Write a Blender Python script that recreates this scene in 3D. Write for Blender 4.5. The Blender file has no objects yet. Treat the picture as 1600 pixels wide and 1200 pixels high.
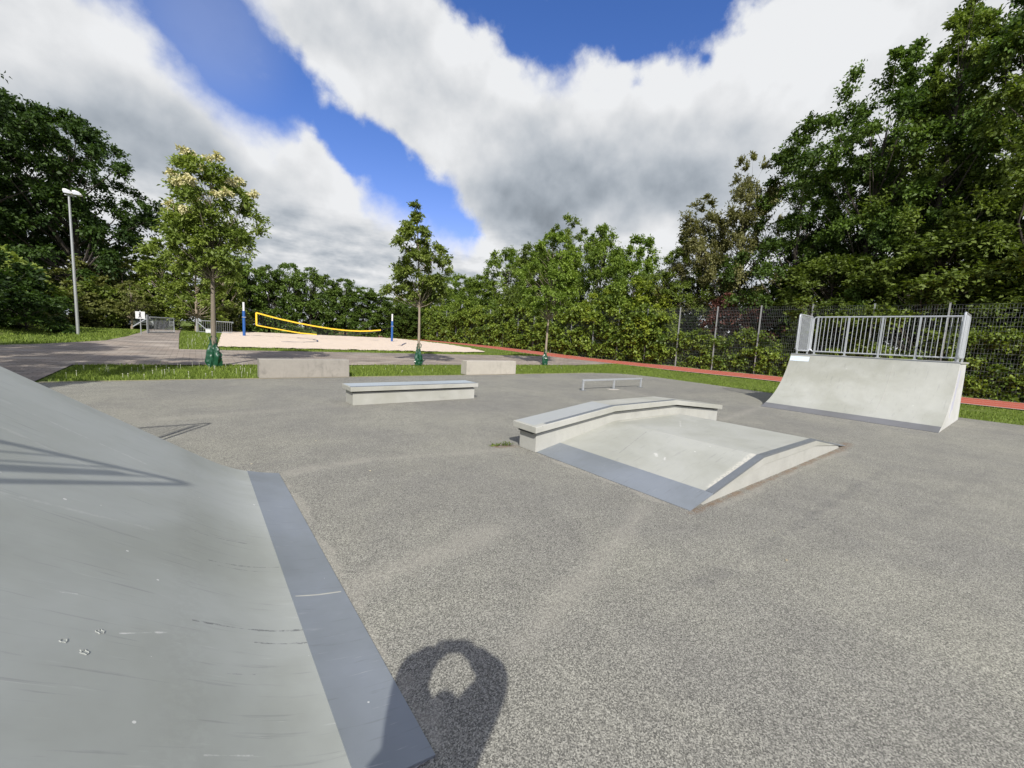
import bpy, bmesh, math, random
import numpy as np
from mathutils import Vector, Matrix, Quaternion
R_ = math.radians
random.seed(7)
SC = bpy.context.scene
COL = SC.collection
EXPO = 0.55

# ------------------------------------------------------------------ helpers
def tag(o, label=None, cat=None, group=None, kind=None):
    if label: o['label'] = label
    if cat: o['category'] = cat
    if group: o['group'] = group
    if kind: o['kind'] = kind
    return o

def empty(name, loc=(0, 0, 0), rz=0.0):
    o = bpy.data.objects.new(name, None)
    o.empty_display_size = 0.3
    o.location = loc
    o.rotation_euler = (0, 0, rz)
    COL.objects.link(o)
    return o

def copy_tree(o, parent=None):
    c = o.copy()
    COL.objects.link(c)
    if parent is not None:
        c.parent = parent
    for ch in list(o.children):
        copy_tree(ch, c)
    return c

class MB:
    """collects polygons, builds one mesh object"""
    def __init__(s):
        s.v = []; s.f = []; s.mi = []; s.m = 0
    def add(s, vs, fs):
        b = len(s.v)
        s.v += [tuple(p) for p in vs]
        for f in fs:
            s.f.append(tuple(b + i for i in f)); s.mi.append(s.m)
        return s
    def box(s, x0, x1, y0, y1, z0, z1):
        vs = [(x0, y0, z0), (x1, y0, z0), (x1, y1, z0), (x0, y1, z0), (x0, y0, z1), (x1, y0, z1), (x1, y1, z1), (x0, y1, z1)]
        return s.add(vs, [(3, 2, 1, 0), (4, 5, 6, 7), (0, 1, 5, 4), (1, 2, 6, 5), (2, 3, 7, 6), (3, 0, 4, 7)])
    def prism_y(s, prof, y0, y1):
        """closed outline (x,z) extruded along y"""
        n = len(prof)
        vs = [(x, y0, z) for x, z in prof] + [(x, y1, z) for x, z in prof]
        fs = [tuple(range(n)), tuple(range(2 * n - 1, n - 1, -1))]
        for i in range(n):
            j = (i + 1) % n
            fs.append((j, i, n + i, n + j))
        return s.add(vs, fs)
    def sheet_y(s, line, y0, y1, th, ny=1):
        """polyline (x,z) as a thin bent sheet with thickness th below it"""
        n = len(line)
        low = []
        for i, (x, z) in enumerate(line):
            a = line[max(0, i - 1)]; b = line[min(n - 1, i + 1)]
            dx, dz = b[0] - a[0], b[1] - a[1]
            l = math.hypot(dx, dz)
            low.append((x + dz / l * th, z - dx / l * th) if dx > 0 else (x - dz / l * th, z + dx / l * th))
        vs = []
        for (x, z), (xl, zl) in zip(line, low):
            vs += [(x, y0, z), (x, y1, z), (xl, y0, zl), (xl, y1, zl)]
        fs = [(0, 1, 3, 2), (4 * n - 4, 4 * n - 2, 4 * n - 1, 4 * n - 3)]
        for i in range(n - 1):
            a = 4 * i; b = a + 4
            fs += [(a, b, b + 1, a + 1), (a + 2, a + 3, b + 3, b + 2), (a, a + 2, b + 2, b), (a + 1, b + 1, b + 3, a + 3)]
        return s.add(vs, fs)
    def tube(s, pts, r, sides=8, cap=True, closed=False):
        pts = [Vector(p) for p in pts]
        n = len(pts)
        rs = r if isinstance(r, (list, tuple)) else [r] * n
        ref = None
        rings = []
        for i in range(n):
            if closed:
                t = pts[(i + 1) % n] - pts[i - 1]
            else:
                t = pts[min(i + 1, n - 1)] - pts[max(i - 1, 0)]
            t.normalize()
            if ref is None:
                ref = Vector((0, 0, 1)) if abs(t.z) < 0.9 else Vector((1, 0, 0))
            u = t.cross(ref); u.normalize()
            w = u.cross(t); w.normalize()
            ref = w
            rings.append([pts[i] + (u * math.cos(2 * math.pi * k / sides + math.pi / sides) + w * math.sin(2 * math.pi * k / sides + math.pi / sides)) * rs[i] for k in range(sides)])
        vs = [p for ring in rings for p in ring]
        fs = []
        m = n if closed else n - 1
        for i in range(m):
            a = i * sides; b = ((i + 1) % n) * sides
            for k in range(sides):
                q = (k + 1) % sides
                fs.append((a + k, a + q, b + q, b + k))
        if cap and not closed:
            fs.append(tuple(range(sides - 1, -1, -1)))
            fs.append(tuple(range((n - 1) * sides, n * sides)))
        return s.add(vs, fs)
    def build(s, name, mat, parent=None, smooth=False, bevel=0.0, angle=35):
        me = bpy.data.meshes.new(name)
        me.from_pydata(s.v, [], s.f)
        mats = mat if isinstance(mat, (list, tuple)) else [mat]
        for m in mats: me.materials.append(m)
        if len(mats) > 1:
            me.polygons.foreach_set('material_index', s.mi)
        me.validate(); 
        bm = bmesh.new(); bm.from_mesh(me)
        bmesh.ops.remove_doubles(bm, verts=bm.verts, dist=1e-5)
        bmesh.ops.recalc_face_normals(bm, faces=bm.faces)
        bm.to_mesh(me); bm.free()
        o = bpy.data.objects.new(name, me)
        COL.objects.link(o)
        if parent is not None: o.parent = parent
        if smooth:
            for p in me.polygons: p.use_smooth = True
            md = o.modifiers.new('es', 'EDGE_SPLIT'); md.split_angle = R_(angle)
        if bevel:
            b = o.modifiers.new('bv', 'BEVEL'); b.width = bevel; b.segments = 2; b.limit_method = 'ANGLE'; b.angle_limit = R_(40)
        return o

# ------------------------------------------------------------------ materials
def newmat(name):
    m = bpy.data.materials.new(name); m.use_nodes = True
    nt = m.node_tree
    b = nt.nodes['Principled BSDF']
    return m, nt, b
def N(nt, t, **kw):
    n = nt.nodes.new(t)
    for k, v in kw.items():
        if k.startswith('i_'):
            n.inputs[k[2:].replace('_', ' ')].default_value = v
        else:
            setattr(n, k, v)
    return n
def val(nt, op, a, b=None, c=None, clamp=False):
    n = nt.nodes.new('ShaderNodeMath'); n.operation = op; n.use_clamp = clamp
    for i, x in enumerate((a, b, c)):
        if x is None: continue
        if isinstance(x, (int, float)): n.inputs[i].default_value = x
        else: nt.links.new(x, n.inputs[i])
    return n.outputs[0]
def mixc(nt, fac, a, b, mode='MIX'):
    n = nt.nodes.new('ShaderNodeMix'); n.data_type = 'RGBA'; n.blend_type = mode
    for idx, x in ((0, fac), (6, a), (7, b)):
        if isinstance(x, (int, float)): n.inputs[idx].default_value = x
        elif isinstance(x, tuple): n.inputs[idx].default_value = (*x[:3], 1)
        else: nt.links.new(x, n.inputs[idx])
    return n.outputs[2]
def noise(nt, vec, scale, detail=4, rough=0.55, dist=0.0):
    n = nt.nodes.new('ShaderNodeTexNoise')
    n.inputs['Scale'].default_value = scale; n.inputs['Detail'].default_value = detail
    n.inputs['Roughness'].default_value = rough; n.inputs['Distortion'].default_value = dist
    if vec is not None: nt.links.new(vec, n.inputs['Vector'])
    return n.outputs['Fac']
def ramp(nt, x, lo, hi):
    n = nt.nodes.new('ShaderNodeMapRange'); n.interpolation_type = 'SMOOTHSTEP'
    n.inputs[1].default_value = lo; n.inputs[2].default_value = hi
    nt.links.new(x, n.inputs[0])
    return n.outputs[0]
def objco(nt):
    return nt.nodes.new('ShaderNodeTexCoord').outputs['Object']
def scaled(nt, vec, s):
    n = nt.nodes.new('ShaderNodeVectorMath'); n.operation = 'MULTIPLY'
    nt.links.new(vec, n.inputs[0]); n.inputs[1].default_value = s
    return n.outputs[0]
def bump(nt, b, h, strength, dist=0.01):
    n = nt.nodes.new('ShaderNodeBump'); n.inputs['Strength'].default_value = strength; n.inputs['Distance'].default_value = dist
    nt.links.new(h, n.inputs['Height']); nt.links.new(n.outputs[0], b.inputs['Normal'])
def plain(name, c, rough=0.5, metal=0.0, var=0.12, scale=6.0, spec=0.5, bumps=0.0):
    m, nt, b = newmat(name)
    co = objco(nt)
    n1 = noise(nt, co, scale, 5, 0.6)
    k = 1 - var; h = 1 + var
    col = mixc(nt, n1, tuple(x * k for x in c), tuple(min(1, x * h) for x in c))
    nt.links.new(col, b.inputs['Base Color'])
    b.inputs['Roughness'].default_value = rough; b.inputs['Metallic'].default_value = metal
    b.inputs['Specular IOR Level'].default_value = spec
    if bumps: bump(nt, b, noise(nt, co, scale * 12, 4), bumps, 0.004)
    return m

def seg_dist(nt, co, ax, ay, bx, by):
    """distance in x,y from point co to the segment a-b"""
    sep = nt.nodes.new('ShaderNodeSeparateXYZ'); nt.links.new(co, sep.inputs[0])
    dx, dy = bx - ax, by - ay; L2 = dx * dx + dy * dy
    px = val(nt, 'SUBTRACT', sep.outputs[0], ax); py = val(nt, 'SUBTRACT', sep.outputs[1], ay)
    t = val(nt, 'ADD', val(nt, 'MULTIPLY', px, dx / L2), val(nt, 'MULTIPLY', py, dy / L2), clamp=True)
    ex = val(nt, 'SUBTRACT', px, val(nt, 'MULTIPLY', t, dx)); ey = val(nt, 'SUBTRACT', py, val(nt, 'MULTIPLY', t, dy))
    return val(nt, 'SQRT', val(nt, 'ADD', val(nt, 'MULTIPLY', ex, ex), val(nt, 'MULTIPLY', ey, ey)))

def mat_asphalt():
    m, nt, b = newmat('asphalt')
    co = objco(nt)
    g1 = noise(nt, co, 150, 2, 0.7)
    vo = nt.nodes.new('ShaderNodeTexVoronoi'); vo.inputs['Scale'].default_value = 185; nt.links.new(co, vo.inputs['Vector'])
    sepc = nt.nodes.new('ShaderNodeSeparateColor'); nt.links.new(vo.outputs['Color'], sepc.inputs[0])
    grain = val(nt, 'ADD', val(nt, 'MULTIPLY', ramp(nt, g1, 0.25, 0.75), 0.35), val(nt, 'MULTIPLY', val(nt, 'POWER', sepc.outputs[0], 1.5), 0.75))
    big = noise(nt, co, 0.45, 5, 0.6, 0.6)
    mid = noise(nt, co, 2.6, 5, 0.65, 0.3)
    fine = noise(nt, co, 14, 4, 0.6)
    base = mixc(nt, grain, (0.039, 0.039, 0.036), (0.397, 0.393, 0.341))
    base = mixc(nt, 1.0, base, mixc(nt, ramp(nt, big, 0.3, 0.72), (0.86, 0.86, 0.88), (1.07, 1.07, 1.04)), 'MULTIPLY')
    base = mixc(nt, 1.0, base, mixc(nt, ramp(nt, mid, 0.3, 0.7), (0.93, 0.93, 0.93), (1.06, 1.06, 1.05)), 'MULTIPLY')
    # pale dusty run-off streaks
    warp = val(nt, 'MULTIPLY', val(nt, 'SUBTRACT', mid, 0.5), 0.5)
    tot = None
    for ax, ay, bx, by, w, k in [(0.70, 1.2, 0.70, 4.9, 0.03, 0.6), (3.75, 1.95, 3.75, 4.2, 0.04, 0.7), (12.9, 1.2, 12.9, 4.7, 0.05, 0.5), (0.75, 4.86, 1.6, 4.95, 0.16, 0.6), (1.6, 4.95, 3.6, 4.5, 0.12, 0.35), (0.75, 2.44, 1.9, 2.6, 0.18, 0.5), (3.5, 2.2, 1.75, 1.6, 0.12, 0.45),
                              (1.9, 1.66, 1.35, 1.5, 0.14, 0.4), (12.9, 4.7, 9.4, 4.2, 0.16, 0.45), (11.7, 8.95, 11.0, 6.6, 0.22, 0.35), (4.2, 1.80, 8.6, 1.82, 0.07, 0.5), (-2.5, 8.3, 2.4, 8.85, 0.25, 0.25)]:
        d = val(nt, 'ADD', seg_dist(nt, co, ax, ay, bx, by), warp)
        s = val(nt, 'MULTIPLY', ramp(nt, d, w * 1.25, 0.0), k * 0.55)
        tot = s if tot is None else val(nt, 'MAXIMUM', tot, s)
    tot = val(nt, 'MULTIPLY', tot, val(nt, 'ADD', fine, 0.35), clamp=True)
    base = mixc(nt, tot, base, (0.36, 0.345, 0.295))
    tm = None
    for ax, ay, bx, by, w, k in [(7.6, 1.15, 2.7, 1.2, 0.05, 0.3), (9.5, 0.2, 4.2, 0.75, 0.06, 0.15), (2.6, 6.6, 6.9, 6.0, 0.05, 0.15), (10.5, 3.0, 15.0, 7.2, 0.07, 0.15), (1.2, 11.5, 8.0, 10.6, 0.08, 0.3)]:
        d = val(nt, 'ADD', seg_dist(nt, co, ax, ay, bx, by), val(nt, 'MULTIPLY', warp, 0.6))
        q = val(nt, 'MULTIPLY', ramp(nt, d, w * 1.6, 0.0), k)
        tm = q if tm is None else val(nt, 'MAXIMUM', tm, q)
    base = mixc(nt, val(nt, 'MULTIPLY', tm, ramp(nt, fine, 0.25, 0.65)), base, (0.075, 0.075, 0.078))
    st = noise(nt, co, 0.9, 7, 0.72, 1.2)
    base = mixc(nt, val(nt, 'MULTIPLY', ramp(nt, st, 0.60, 0.74), 0.28), base, (0.085, 0.085, 0.088))
    tot2 = None
    for ax, ay, bx, by, w, k in [(3.75, 1.88, 8.7, 1.88, 0.045, 0.6), (3.5, 4.72, 3.72, 4.62, 0.1, 0.7), (8.6, 1.88, 9.4, 1.92, 0.09, 0.6)]:
        d = val(nt, 'ADD', seg_dist(nt, co, ax, ay, bx, by), val(nt, 'MULTIPLY', warp, 0.5))
        s = val(nt, 'MULTIPLY', ramp(nt, d, w * 1.4, 0.0), k)
        tot2 = s if tot2 is None else val(nt, 'MAXIMUM', tot2, s)
    base = mixc(nt, val(nt, 'MULTIPLY', tot2, ramp(nt, fine, 0.3, 0.6)), base, (0.15, 0.088, 0.045))
    nt.links.new(base, b.inputs['Base Color'])
    b.inputs['Roughness'].default_value = 0.85; b.inputs['Specular IOR Level'].default_value = 0.25
    bump(nt, b, grain, 0.35, 0.004)
    return m

def mat_ramp(name, c, scuff=0.5, scuff_axis=(0.6, 3.5, 1), marks=()):
    m, nt, b = newmat(name)
    co = objco(nt)
    big = noise(nt, co, 0.9, 5, 0.6, 0.4)
    mid = noise(nt, co, 7, 5, 0.65)
    st = noise(nt, scaled(nt, co, scuff_axis), 6.0, 6, 0.62, 0.25)
    col = mixc(nt, ramp(nt, big, 0.28, 0.72), tuple(x * q for x, q in zip(c, (0.84, 0.84, 0.79))), tuple(x * 1.09 for x in c))
    col = mixc(nt, 1.0, col, mixc(nt, mid, (0.92, 0.92, 0.92), (1.07, 1.07, 1.06)), 'MULTIPLY')
    col = mixc(nt, val(nt, 'MULTIPLY', ramp(nt, st, 0.575, 0.70), scuff * 0.38), col, (0.13, 0.135, 0.14))
    st2 = noise(nt, scaled(nt, co, tuple(q * 1.3 for q in scuff_axis)), 8.7, 5, 0.6, 0.2)
    col = mixc(nt, val(nt, 'MULTIPLY', ramp(nt, st2, 0.63, 0.78), scuff * 0.3), col, (0.72, 0.72, 0.69))
    vo = nt.nodes.new('ShaderNodeTexVoronoi'); vo.inputs['Scale'].default_value = 5.0; nt.links.new(co, vo.inputs['Vector'])
    sepc = nt.nodes.new('ShaderNodeSeparateColor'); nt.links.new(vo.outputs['Color'], sepc.inputs[0])
    rad = val(nt, 'MULTIPLY', sepc.outputs[1], 0.045)
    spot = val(nt, 'LESS_THAN', vo.outputs['Distance'], rad)
    spotc = mixc(nt, val(nt, 'GREATER_THAN', sepc.outputs[2], 0.55), (0.75, 0.75, 0.72), (0.12, 0.11, 0.10))
    col = mixc(nt, val(nt, 'MULTIPLY', spot, 0.7), col, spotc)
    wob = val(nt, 'MULTIPLY', val(nt, 'SUBTRACT', noise(nt, co, 11, 4, 0.6), 0.5), 0.05)
    brk = ramp(nt, noise(nt, co, 34, 4, 0.7), 0.36, 0.58)
    for ax, ay, bx, by, w, k, mc in marks:
        d = val(nt, 'ABSOLUTE', val(nt, 'ADD', seg_dist(nt, co, ax, ay, bx, by), val(nt, 'MULTIPLY', wob, min(1.0, w / 0.01))))
        col = mixc(nt, val(nt, 'MULTIPLY', val(nt, 'MULTIPLY', ramp(nt, d, w, w * 0.2), k), brk), col, mc)
    nt.links.new(col, b.inputs['Base Color'])
    rr = val(nt, 'MULTIPLY_ADD', mid, 0.2, 0.42)
    nt.links.new(rr, b.inputs['Roughness'])
    b.inputs['Specular IOR Level'].default_value = 0.4
    bump(nt, b, noise(nt, co, 260, 2), 0.06, 0.002)
    return m

def mat_concrete(name, c, streak=1.0):
    m, nt, b = newmat(name)
    co = objco(nt)
    big = noise(nt, co, 3.0, 6, 0.65, 0.3)
    fine = noise(nt, co, 60, 4, 0.6)
    st = noise(nt, scaled(nt, co, (1.6, 1.6, 0.7)), 2.2, 7, 0.72, 0.5)
    col = mixc(nt, big, tuple(x * 0.78 for x in c), tuple(x * 1.15 for x in c))
    col = mixc(nt, 1.0, col, mixc(nt, fine, (0.86, 0.86, 0.86), (1.1, 1.1, 1.1)), 'MULTIPLY')
    col = mixc(nt, val(nt, 'MULTIPLY', ramp(nt, st, 0.5, 0.72), 0.55 * streak), col, tuple(x * 0.42 for x in c))
    nt.links.new(col, b.inputs['Base Color']); b.inputs['Roughness'].default_value = 0.85
    bump(nt, b, fine, 0.25, 0.004)
    return m

def mat_pavers():
    m, nt, b = newmat('brick_pavers')
    co = objco(nt)
    br = nt.nodes.new('ShaderNodeTexBrick'); nt.links.new(co, br.inputs['Vector'])
    br.inputs['Scale'].default_value = 1.0; br.inputs['Brick Width'].default_value = 0.40; br.inputs['Row Height'].default_value = 0.20
    br.inputs['Mortar Size'].default_value = 0.012; br.inputs['Color1'].default_value = (0.20, 0.17, 0.145, 1); br.inputs['Color2'].default_value = (0.265, 0.235, 0.205, 1)
    br.inputs['Mortar'].default_value = (0.115, 0.10, 0.08, 1)
    big = noise(nt, co, 0.5, 5, 0.6)
    col = mixc(nt, 1.0, br.outputs['Color'], mixc(nt, ramp(nt, big, 0.3, 0.7), (0.75, 0.75, 0.74), (1.2, 1.16, 1.1)), 'MULTIPLY')
    moss = noise(nt, co, 1.6, 5, 0.65)
    col = mixc(nt, val(nt, 'MULTIPLY', ramp(nt, moss, 0.62, 0.75), 0.4), col, (0.07, 0.09, 0.035))
    dust = noise(nt, scaled(nt, co, (0.5, 1.2, 1)), 0.9, 5, 0.6)
    col = mixc(nt, val(nt, 'MULTIPLY', ramp(nt, dust, 0.52, 0.7), 0.55), col, (0.44, 0.40, 0.34))
    nt.links.new(col, b.inputs['Base Color']); b.inputs['Roughness'].default_value = 0.9
    return m

def mat_sand():
    m, nt, b = newmat('sand')
    co = objco(nt)
    a = noise(nt, co, 1.8, 6, 0.7); f = noise(nt, co, 9, 5, 0.7)
    col = mixc(nt, a, (0.49, 0.405, 0.315), (0.63, 0.54, 0.44))
    nt.links.new(col, b.inputs['Base Color']); b.inputs['Roughness'].default_value = 0.95
    bump(nt, b, f, 0.6, 0.06)
    return m

def mat_track():
    m, nt, b = newmat('tartan')
    co = objco(nt)
    sep = nt.nodes.new('ShaderNodeSeparateXYZ'); nt.links.new(co, sep.inputs[0])
    a = noise(nt, co, 0.8, 5, 0.65); f = noise(nt, co, 40, 3)
    col = mixc(nt, a, (0.30, 0.060, 0.032), (0.39, 0.088, 0.05))
    col = mixc(nt, 1.0, col, mixc(nt, f, (0.85, 0.85, 0.85), (1.12, 1.12, 1.12)), 'MULTIPLY')
    ln = None
    for k in range(4):
        d = val(nt, 'ABSOLUTE', val(nt, 'SUBTRACT', sep.outputs[0], 23.4 + 1.22 * k))
        s = val(nt, 'LESS_THAN', d, 0.028)
        ln = s if ln is None else val(nt, 'MAXIMUM', ln, s)
    col = mixc(nt, val(nt, 'MULTIPLY', ln, 0.75), col, (0.60, 0.52, 0.48))
    nt.links.new(col, b.inputs['Base Color']); b.inputs['Roughness'].default_value = 0.9
    return m

def mat_lawn():
    m, nt, b = newmat('lawn_soil')
    co = objco(nt)
    a = noise(nt, co, 0.7, 6, 0.65); f = noise(nt, co, 22, 5, 0.7); y = noise(nt, co, 1.7, 5, 0.7)
    col = mixc(nt, a, (0.075, 0.108, 0.020), (0.130, 0.175, 0.036))
    col = mixc(nt, 1.0, col, mixc(nt, f, (0.6, 0.6, 0.6), (1.3, 1.3, 1.3)), 'MULTIPLY')
    col = mixc(nt, val(nt, 'MULTIPLY', ramp(nt, y, 0.58, 0.75), 0.6), col, (0.24, 0.21, 0.09))
    nt.links.new(col, b.inputs['Base Color']); b.inputs['Roughness'].default_value = 1.0; b.inputs['Specular IOR Level'].default_value = 0.1
    bump(nt, b, f, 0.5, 0.05)
    return m

def mat_leaf(name, dark, light, trans=0.32, rough=0.55, spec=0.25):
    m, nt, b = newmat(name)
    at = nt.nodes.new('ShaderNodeAttribute'); at.attribute_name = 'tint'
    oi = nt.nodes.new('ShaderNodeObjectInfo')
    col = mixc(nt, at.outputs['Fac'], dark, light)
    v = val(nt, 'MULTIPLY_ADD', oi.outputs['Random'], 0.3, 0.85)
    comb = nt.nodes.new('ShaderNodeCombineColor')
    for i in range(3): nt.links.new(v, comb.inputs[i])
    col = mixc(nt, 1.0, col, comb.outputs[0], 'MULTIPLY')
    nt.links.new(col, b.inputs['Base Color'])
    b.inputs['Roughness'].default_value = rough; b.inputs['Specular IOR Level'].default_value = spec
    tr = nt.nodes.new('ShaderNodeBsdfTranslucent')
    nt.links.new(mixc(nt, 1.0, col, (1.25, 1.35, 0.6), 'MULTIPLY'), tr.inputs['Color'])
    mx = nt.nodes.new('ShaderNodeMixShader'); mx.inputs[0].default_value = trans
    nt.links.new(b.outputs[0], mx.inputs[1]); nt.links.new(tr.outputs[0], mx.inputs[2])
    out = [n for n in nt.nodes if n.type == 'OUTPUT_MATERIAL'][0]
    nt.links.new(mx.outputs[0], out.inputs['Surface'])
    return m

def mat_bark(name, c):
    m, nt, b = newmat(name)
    co = objco(nt)
    st = noise(nt, scaled(nt, co, (9, 9, 1.5)), 3, 6, 0.7)
    pl = noise(nt, co, 2.2, 4, 0.6)
    col = mixc(nt, st, tuple(x * 0.45 for x in c), tuple(x * 1.3 for x in c))
    col = mixc(nt, ramp(nt, pl, 0.55, 0.7), col, (0.16, 0.15, 0.11))
    nt.links.new(col, b.inputs['Base Color']); b.inputs['Roughness'].default_value = 0.95
    bump(nt, b, st, 0.5, 0.02)
    return m

M = {}
M['asphalt'] = mat_asphalt()
M['ramp'] = mat_ramp('grey_ramp_board', (0.335, 0.345, 0.315), 0.65, (0.5, 4.5, 0.5))
M['ramp_bank'] = mat_ramp('grey_ramp_board_worn', (0.330, 0.350, 0.333), 0.8, (0.40, 8.0, 0.40), [(0.72, 0.98, 0.562, 0.967, 0.006, 0.8, (0.10, 0.105, 0.11)), (0.562, 0.967, 0.294, 0.951, 0.006, 0.8, (0.10, 0.105, 0.11)),
    (0.71, 0.032, 0.452, -0.015, 0.006, 0.6, (0.12, 0.125, 0.13)), (0.652, 0.36, 0.304, 0.283, 0.006, 0.8, (0.11, 0.115, 0.12)), (0.616, 0.392, 0.40, 0.36, 0.005, 0.7, (0.12, 0.12, 0.13)), (0.502, 1.06, 0.291, 1.057, 0.005, 0.8, (0.11, 0.11, 0.12)),
    (0.624, 1.289, 0.527, 1.276, 0.005, 0.6, (0.12, 0.12, 0.13)), (0.923, 1.167, 0.801, 1.104, 0.005, 0.8, (0.66, 0.66, 0.63)), (1.091, 0.994, 1.054, 0.983, 0.004, 0.5, (0.66, 0.66, 0.63)), (0.692, 1.672, 0.571, 1.667, 0.005, 0.6, (0.62, 0.62, 0.6)),
    (1.0, -0.9, 1.7, -1.0, 0.010, 0.35, (0.60, 0.60, 0.57)), (0.9, 0.2, 1.9, 0.5, 0.016, 0.22, (0.58, 0.58, 0.55)), (1.2, -0.4, 2.0, -0.6, 0.02, 0.22, (0.56, 0.56, 0.53)), (0.74, -1.8, 0.74, 1.8, 0.10, 0.13, (0.20, 0.205, 0.18))])
M['deck'] = mat_ramp('grey_funbox_deck', (0.335, 0.345, 0.315), 0.65, (0.5, 4.5, 0.5), [(0.93, -0.32, 1.00, -0.26, 0.028, 0.6, (0.66, 0.66, 0.63)), (0.90, -0.45, 0.96, -0.42, 0.016, 0.6, (0.66, 0.66, 0.63)), (0.6, -1.2, 1.7, -1.17, 0.06, 0.5, (0.62, 0.60, 0.52)), (2.4, 0.2, 2.9, 0.5, 0.02, 0.4, (0.60, 0.6, 0.57)), (0.7, 0.1, 1.6, 0.3, 0.012, 0.4, (0.14, 0.14, 0.15)), (1.8, 0.93, 3.6, 0.95, 0.05, 0.4, (0.58, 0.56, 0.48))])
M['side'] = mat_ramp('pale_ramp_side', (0.52, 0.53, 0.52), 0.2)
M['fun_conc'] = mat_ramp('pale_concrete_ledge', (0.36, 0.365, 0.335), 0.35)
M['fun_side'] = mat_concrete('funbox_side_concrete', (0.375, 0.38, 0.345), 0.3)
M['plate'] = mat_ramp('bluish_steel_plate', (0.235, 0.262, 0.292), 0.9, (0.5, 7.0, 0.5))
M['plate'].node_tree.nodes['Principled BSDF'].inputs['Metallic'].default_value = 0.35
M['plate_dark'] = mat_ramp('dark_steel_plate', (0.135, 0.14, 0.15), 0.35, (0.5, 7.0, 0.5))
M['darksteel'] = plain('dark_steel_angle', (0.21, 0.23, 0.245), 0.45, 0.5)
M['galv'] = plain('galvanised_steel', (0.50, 0.53, 0.55), 0.42, 0.55, 0.15, 14)
M['topsheet'] = plain('blue_grey_sheet', (0.38, 0.43, 0.455), 0.45, 0.2, 0.10, 3)
M['ledgesheet'] = plain('grey_ledge_sheet', (0.33, 0.35, 0.345), 0.5, 0.1, 0.08, 3)
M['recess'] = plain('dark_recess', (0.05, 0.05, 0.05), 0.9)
M['concrete'] = mat_concrete('weathered_concrete', (0.29, 0.275, 0.24))
M['concrete_pale'] = mat_concrete('pale_concrete', (0.40, 0.38, 0.325), 0.6)
M['pavers'] = mat_pavers(); M['sand'] = mat_sand(); M['track'] = mat_track(); M['lawn'] = mat_lawn()
M['bag'] = plain('green_plastic_bag', (0.010, 0.060, 0.030), 0.30, 0, 0.25, 8, 0.6)
M['bluepost'] = plain('blue_padded_post', (0.02, 0.09, 0.30), 0.4)
M['white'] = plain('white_paint', (0.62, 0.63, 0.63), 0.4, 0, 0.06)
M['yellow'] = plain('yellow_band', (0.80, 0.52, 0.03), 0.6, 0, 0.08)
M['cord'] = plain('dark_cord', (0.03, 0.03, 0.035), 0.8)
M['fence'] = plain('fence_wire', (0.20, 0.22, 0.22), 0.5, 0.4)
M['fencepost'] = plain('fence_post_zinc', (0.38, 0.40, 0.40), 0.45, 0.5)
M['bluetape'] = plain('navy_tape', (0.03, 0.05, 0.12), 0.8)
M['blackink'] = plain('black_print', (0.03, 0.03, 0.03), 0.6)
M['graffiti'] = plain('grey_lilac_spray', (0.42, 0.43, 0.50), 0.6, 0, 0.15)
M['bluepatch'] = plain('pale_blue_patch', (0.56, 0.66, 0.74), 0.6, 0, 0.15, 20)
M['edgesoil'] = plain('pale_soil_edge', (0.34, 0.30, 0.21), 0.95, 0, 0.35, 4)

# ------------------------------------------------------------------ terrain
def sm(x): 
    x = np.clip(x, 0, 1); return x * x * (3 - 2 * x)
def T(x, y):
    x = np.asarray(x, float); y = np.asarray(y, float)
    s = np.interp(y, [-300, 14, 18, 20, 25, 30, 38, 48, 60, 90, 400], [0, 0, .08, .15, .28, .42, .62, .70, .74, .8, .8])
    s = s * (1 - 0.15 * sm((x - 18) / 8))
    b = 0.14 * sm((x - 18.8) / 5) * sm((y - 1) / 9) * (1 - sm((y - 15) / 9))
    md = 2.6 * sm((-6.6 - 0.06 * (y - 30) - x) / 7) * sm((y - 21.5) / 9) * (1 - sm((y - 60) / 30))
    return s + b + md
def Tz(x, y): return float(T(x, y))

def grid_obj(name, xs, ys, off, mat, xfun=None):
    xs = np.array(sorted(set(round(float(a), 4) for a in xs))); ys = np.array(sorted(set(round(float(a), 4) for a in ys)))
    X, Y = np.meshgrid(xs, ys)
    if xfun is not None:
        u = (X - xs[0]) / (xs[-1] - xs[0]); lo, hi = xfun(Y)
        X = lo + u * (hi - lo)
    Z = T(X, Y) + off
    V = np.stack([X, Y, Z], -1).reshape(-1, 3)
    ny, nx = X.shape
    i = np.arange(ny - 1)[:, None] * nx + np.arange(nx - 1)[None, :]
    Fq = np.stack([i, i + 1, i + nx + 1, i + nx], -1).reshape(-1, 4)
    me = bpy.data.meshes.new(name); me.from_pydata(V.tolist(), [], Fq.tolist()); me.materials.append(mat)
    o = bpy.data.objects.new(name, me); COL.objects.link(o)
    return o
def rng(a, b): return [a] + list(range(math.ceil(a), math.floor(b) + 1)) + [b]

lawn = grid_obj('ground', [-1500, -600, -250, -120] + list(range(-60, 81)) + [120, 250, 600, 1500], [-1500, -600, -250, -100] + list(range(-40, 121)) + [160, 250, 600, 1500], -0.02, M['lawn'])
tag(lawn, 'green lawn ground around the skate area', 'ground', kind='structure')

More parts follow.
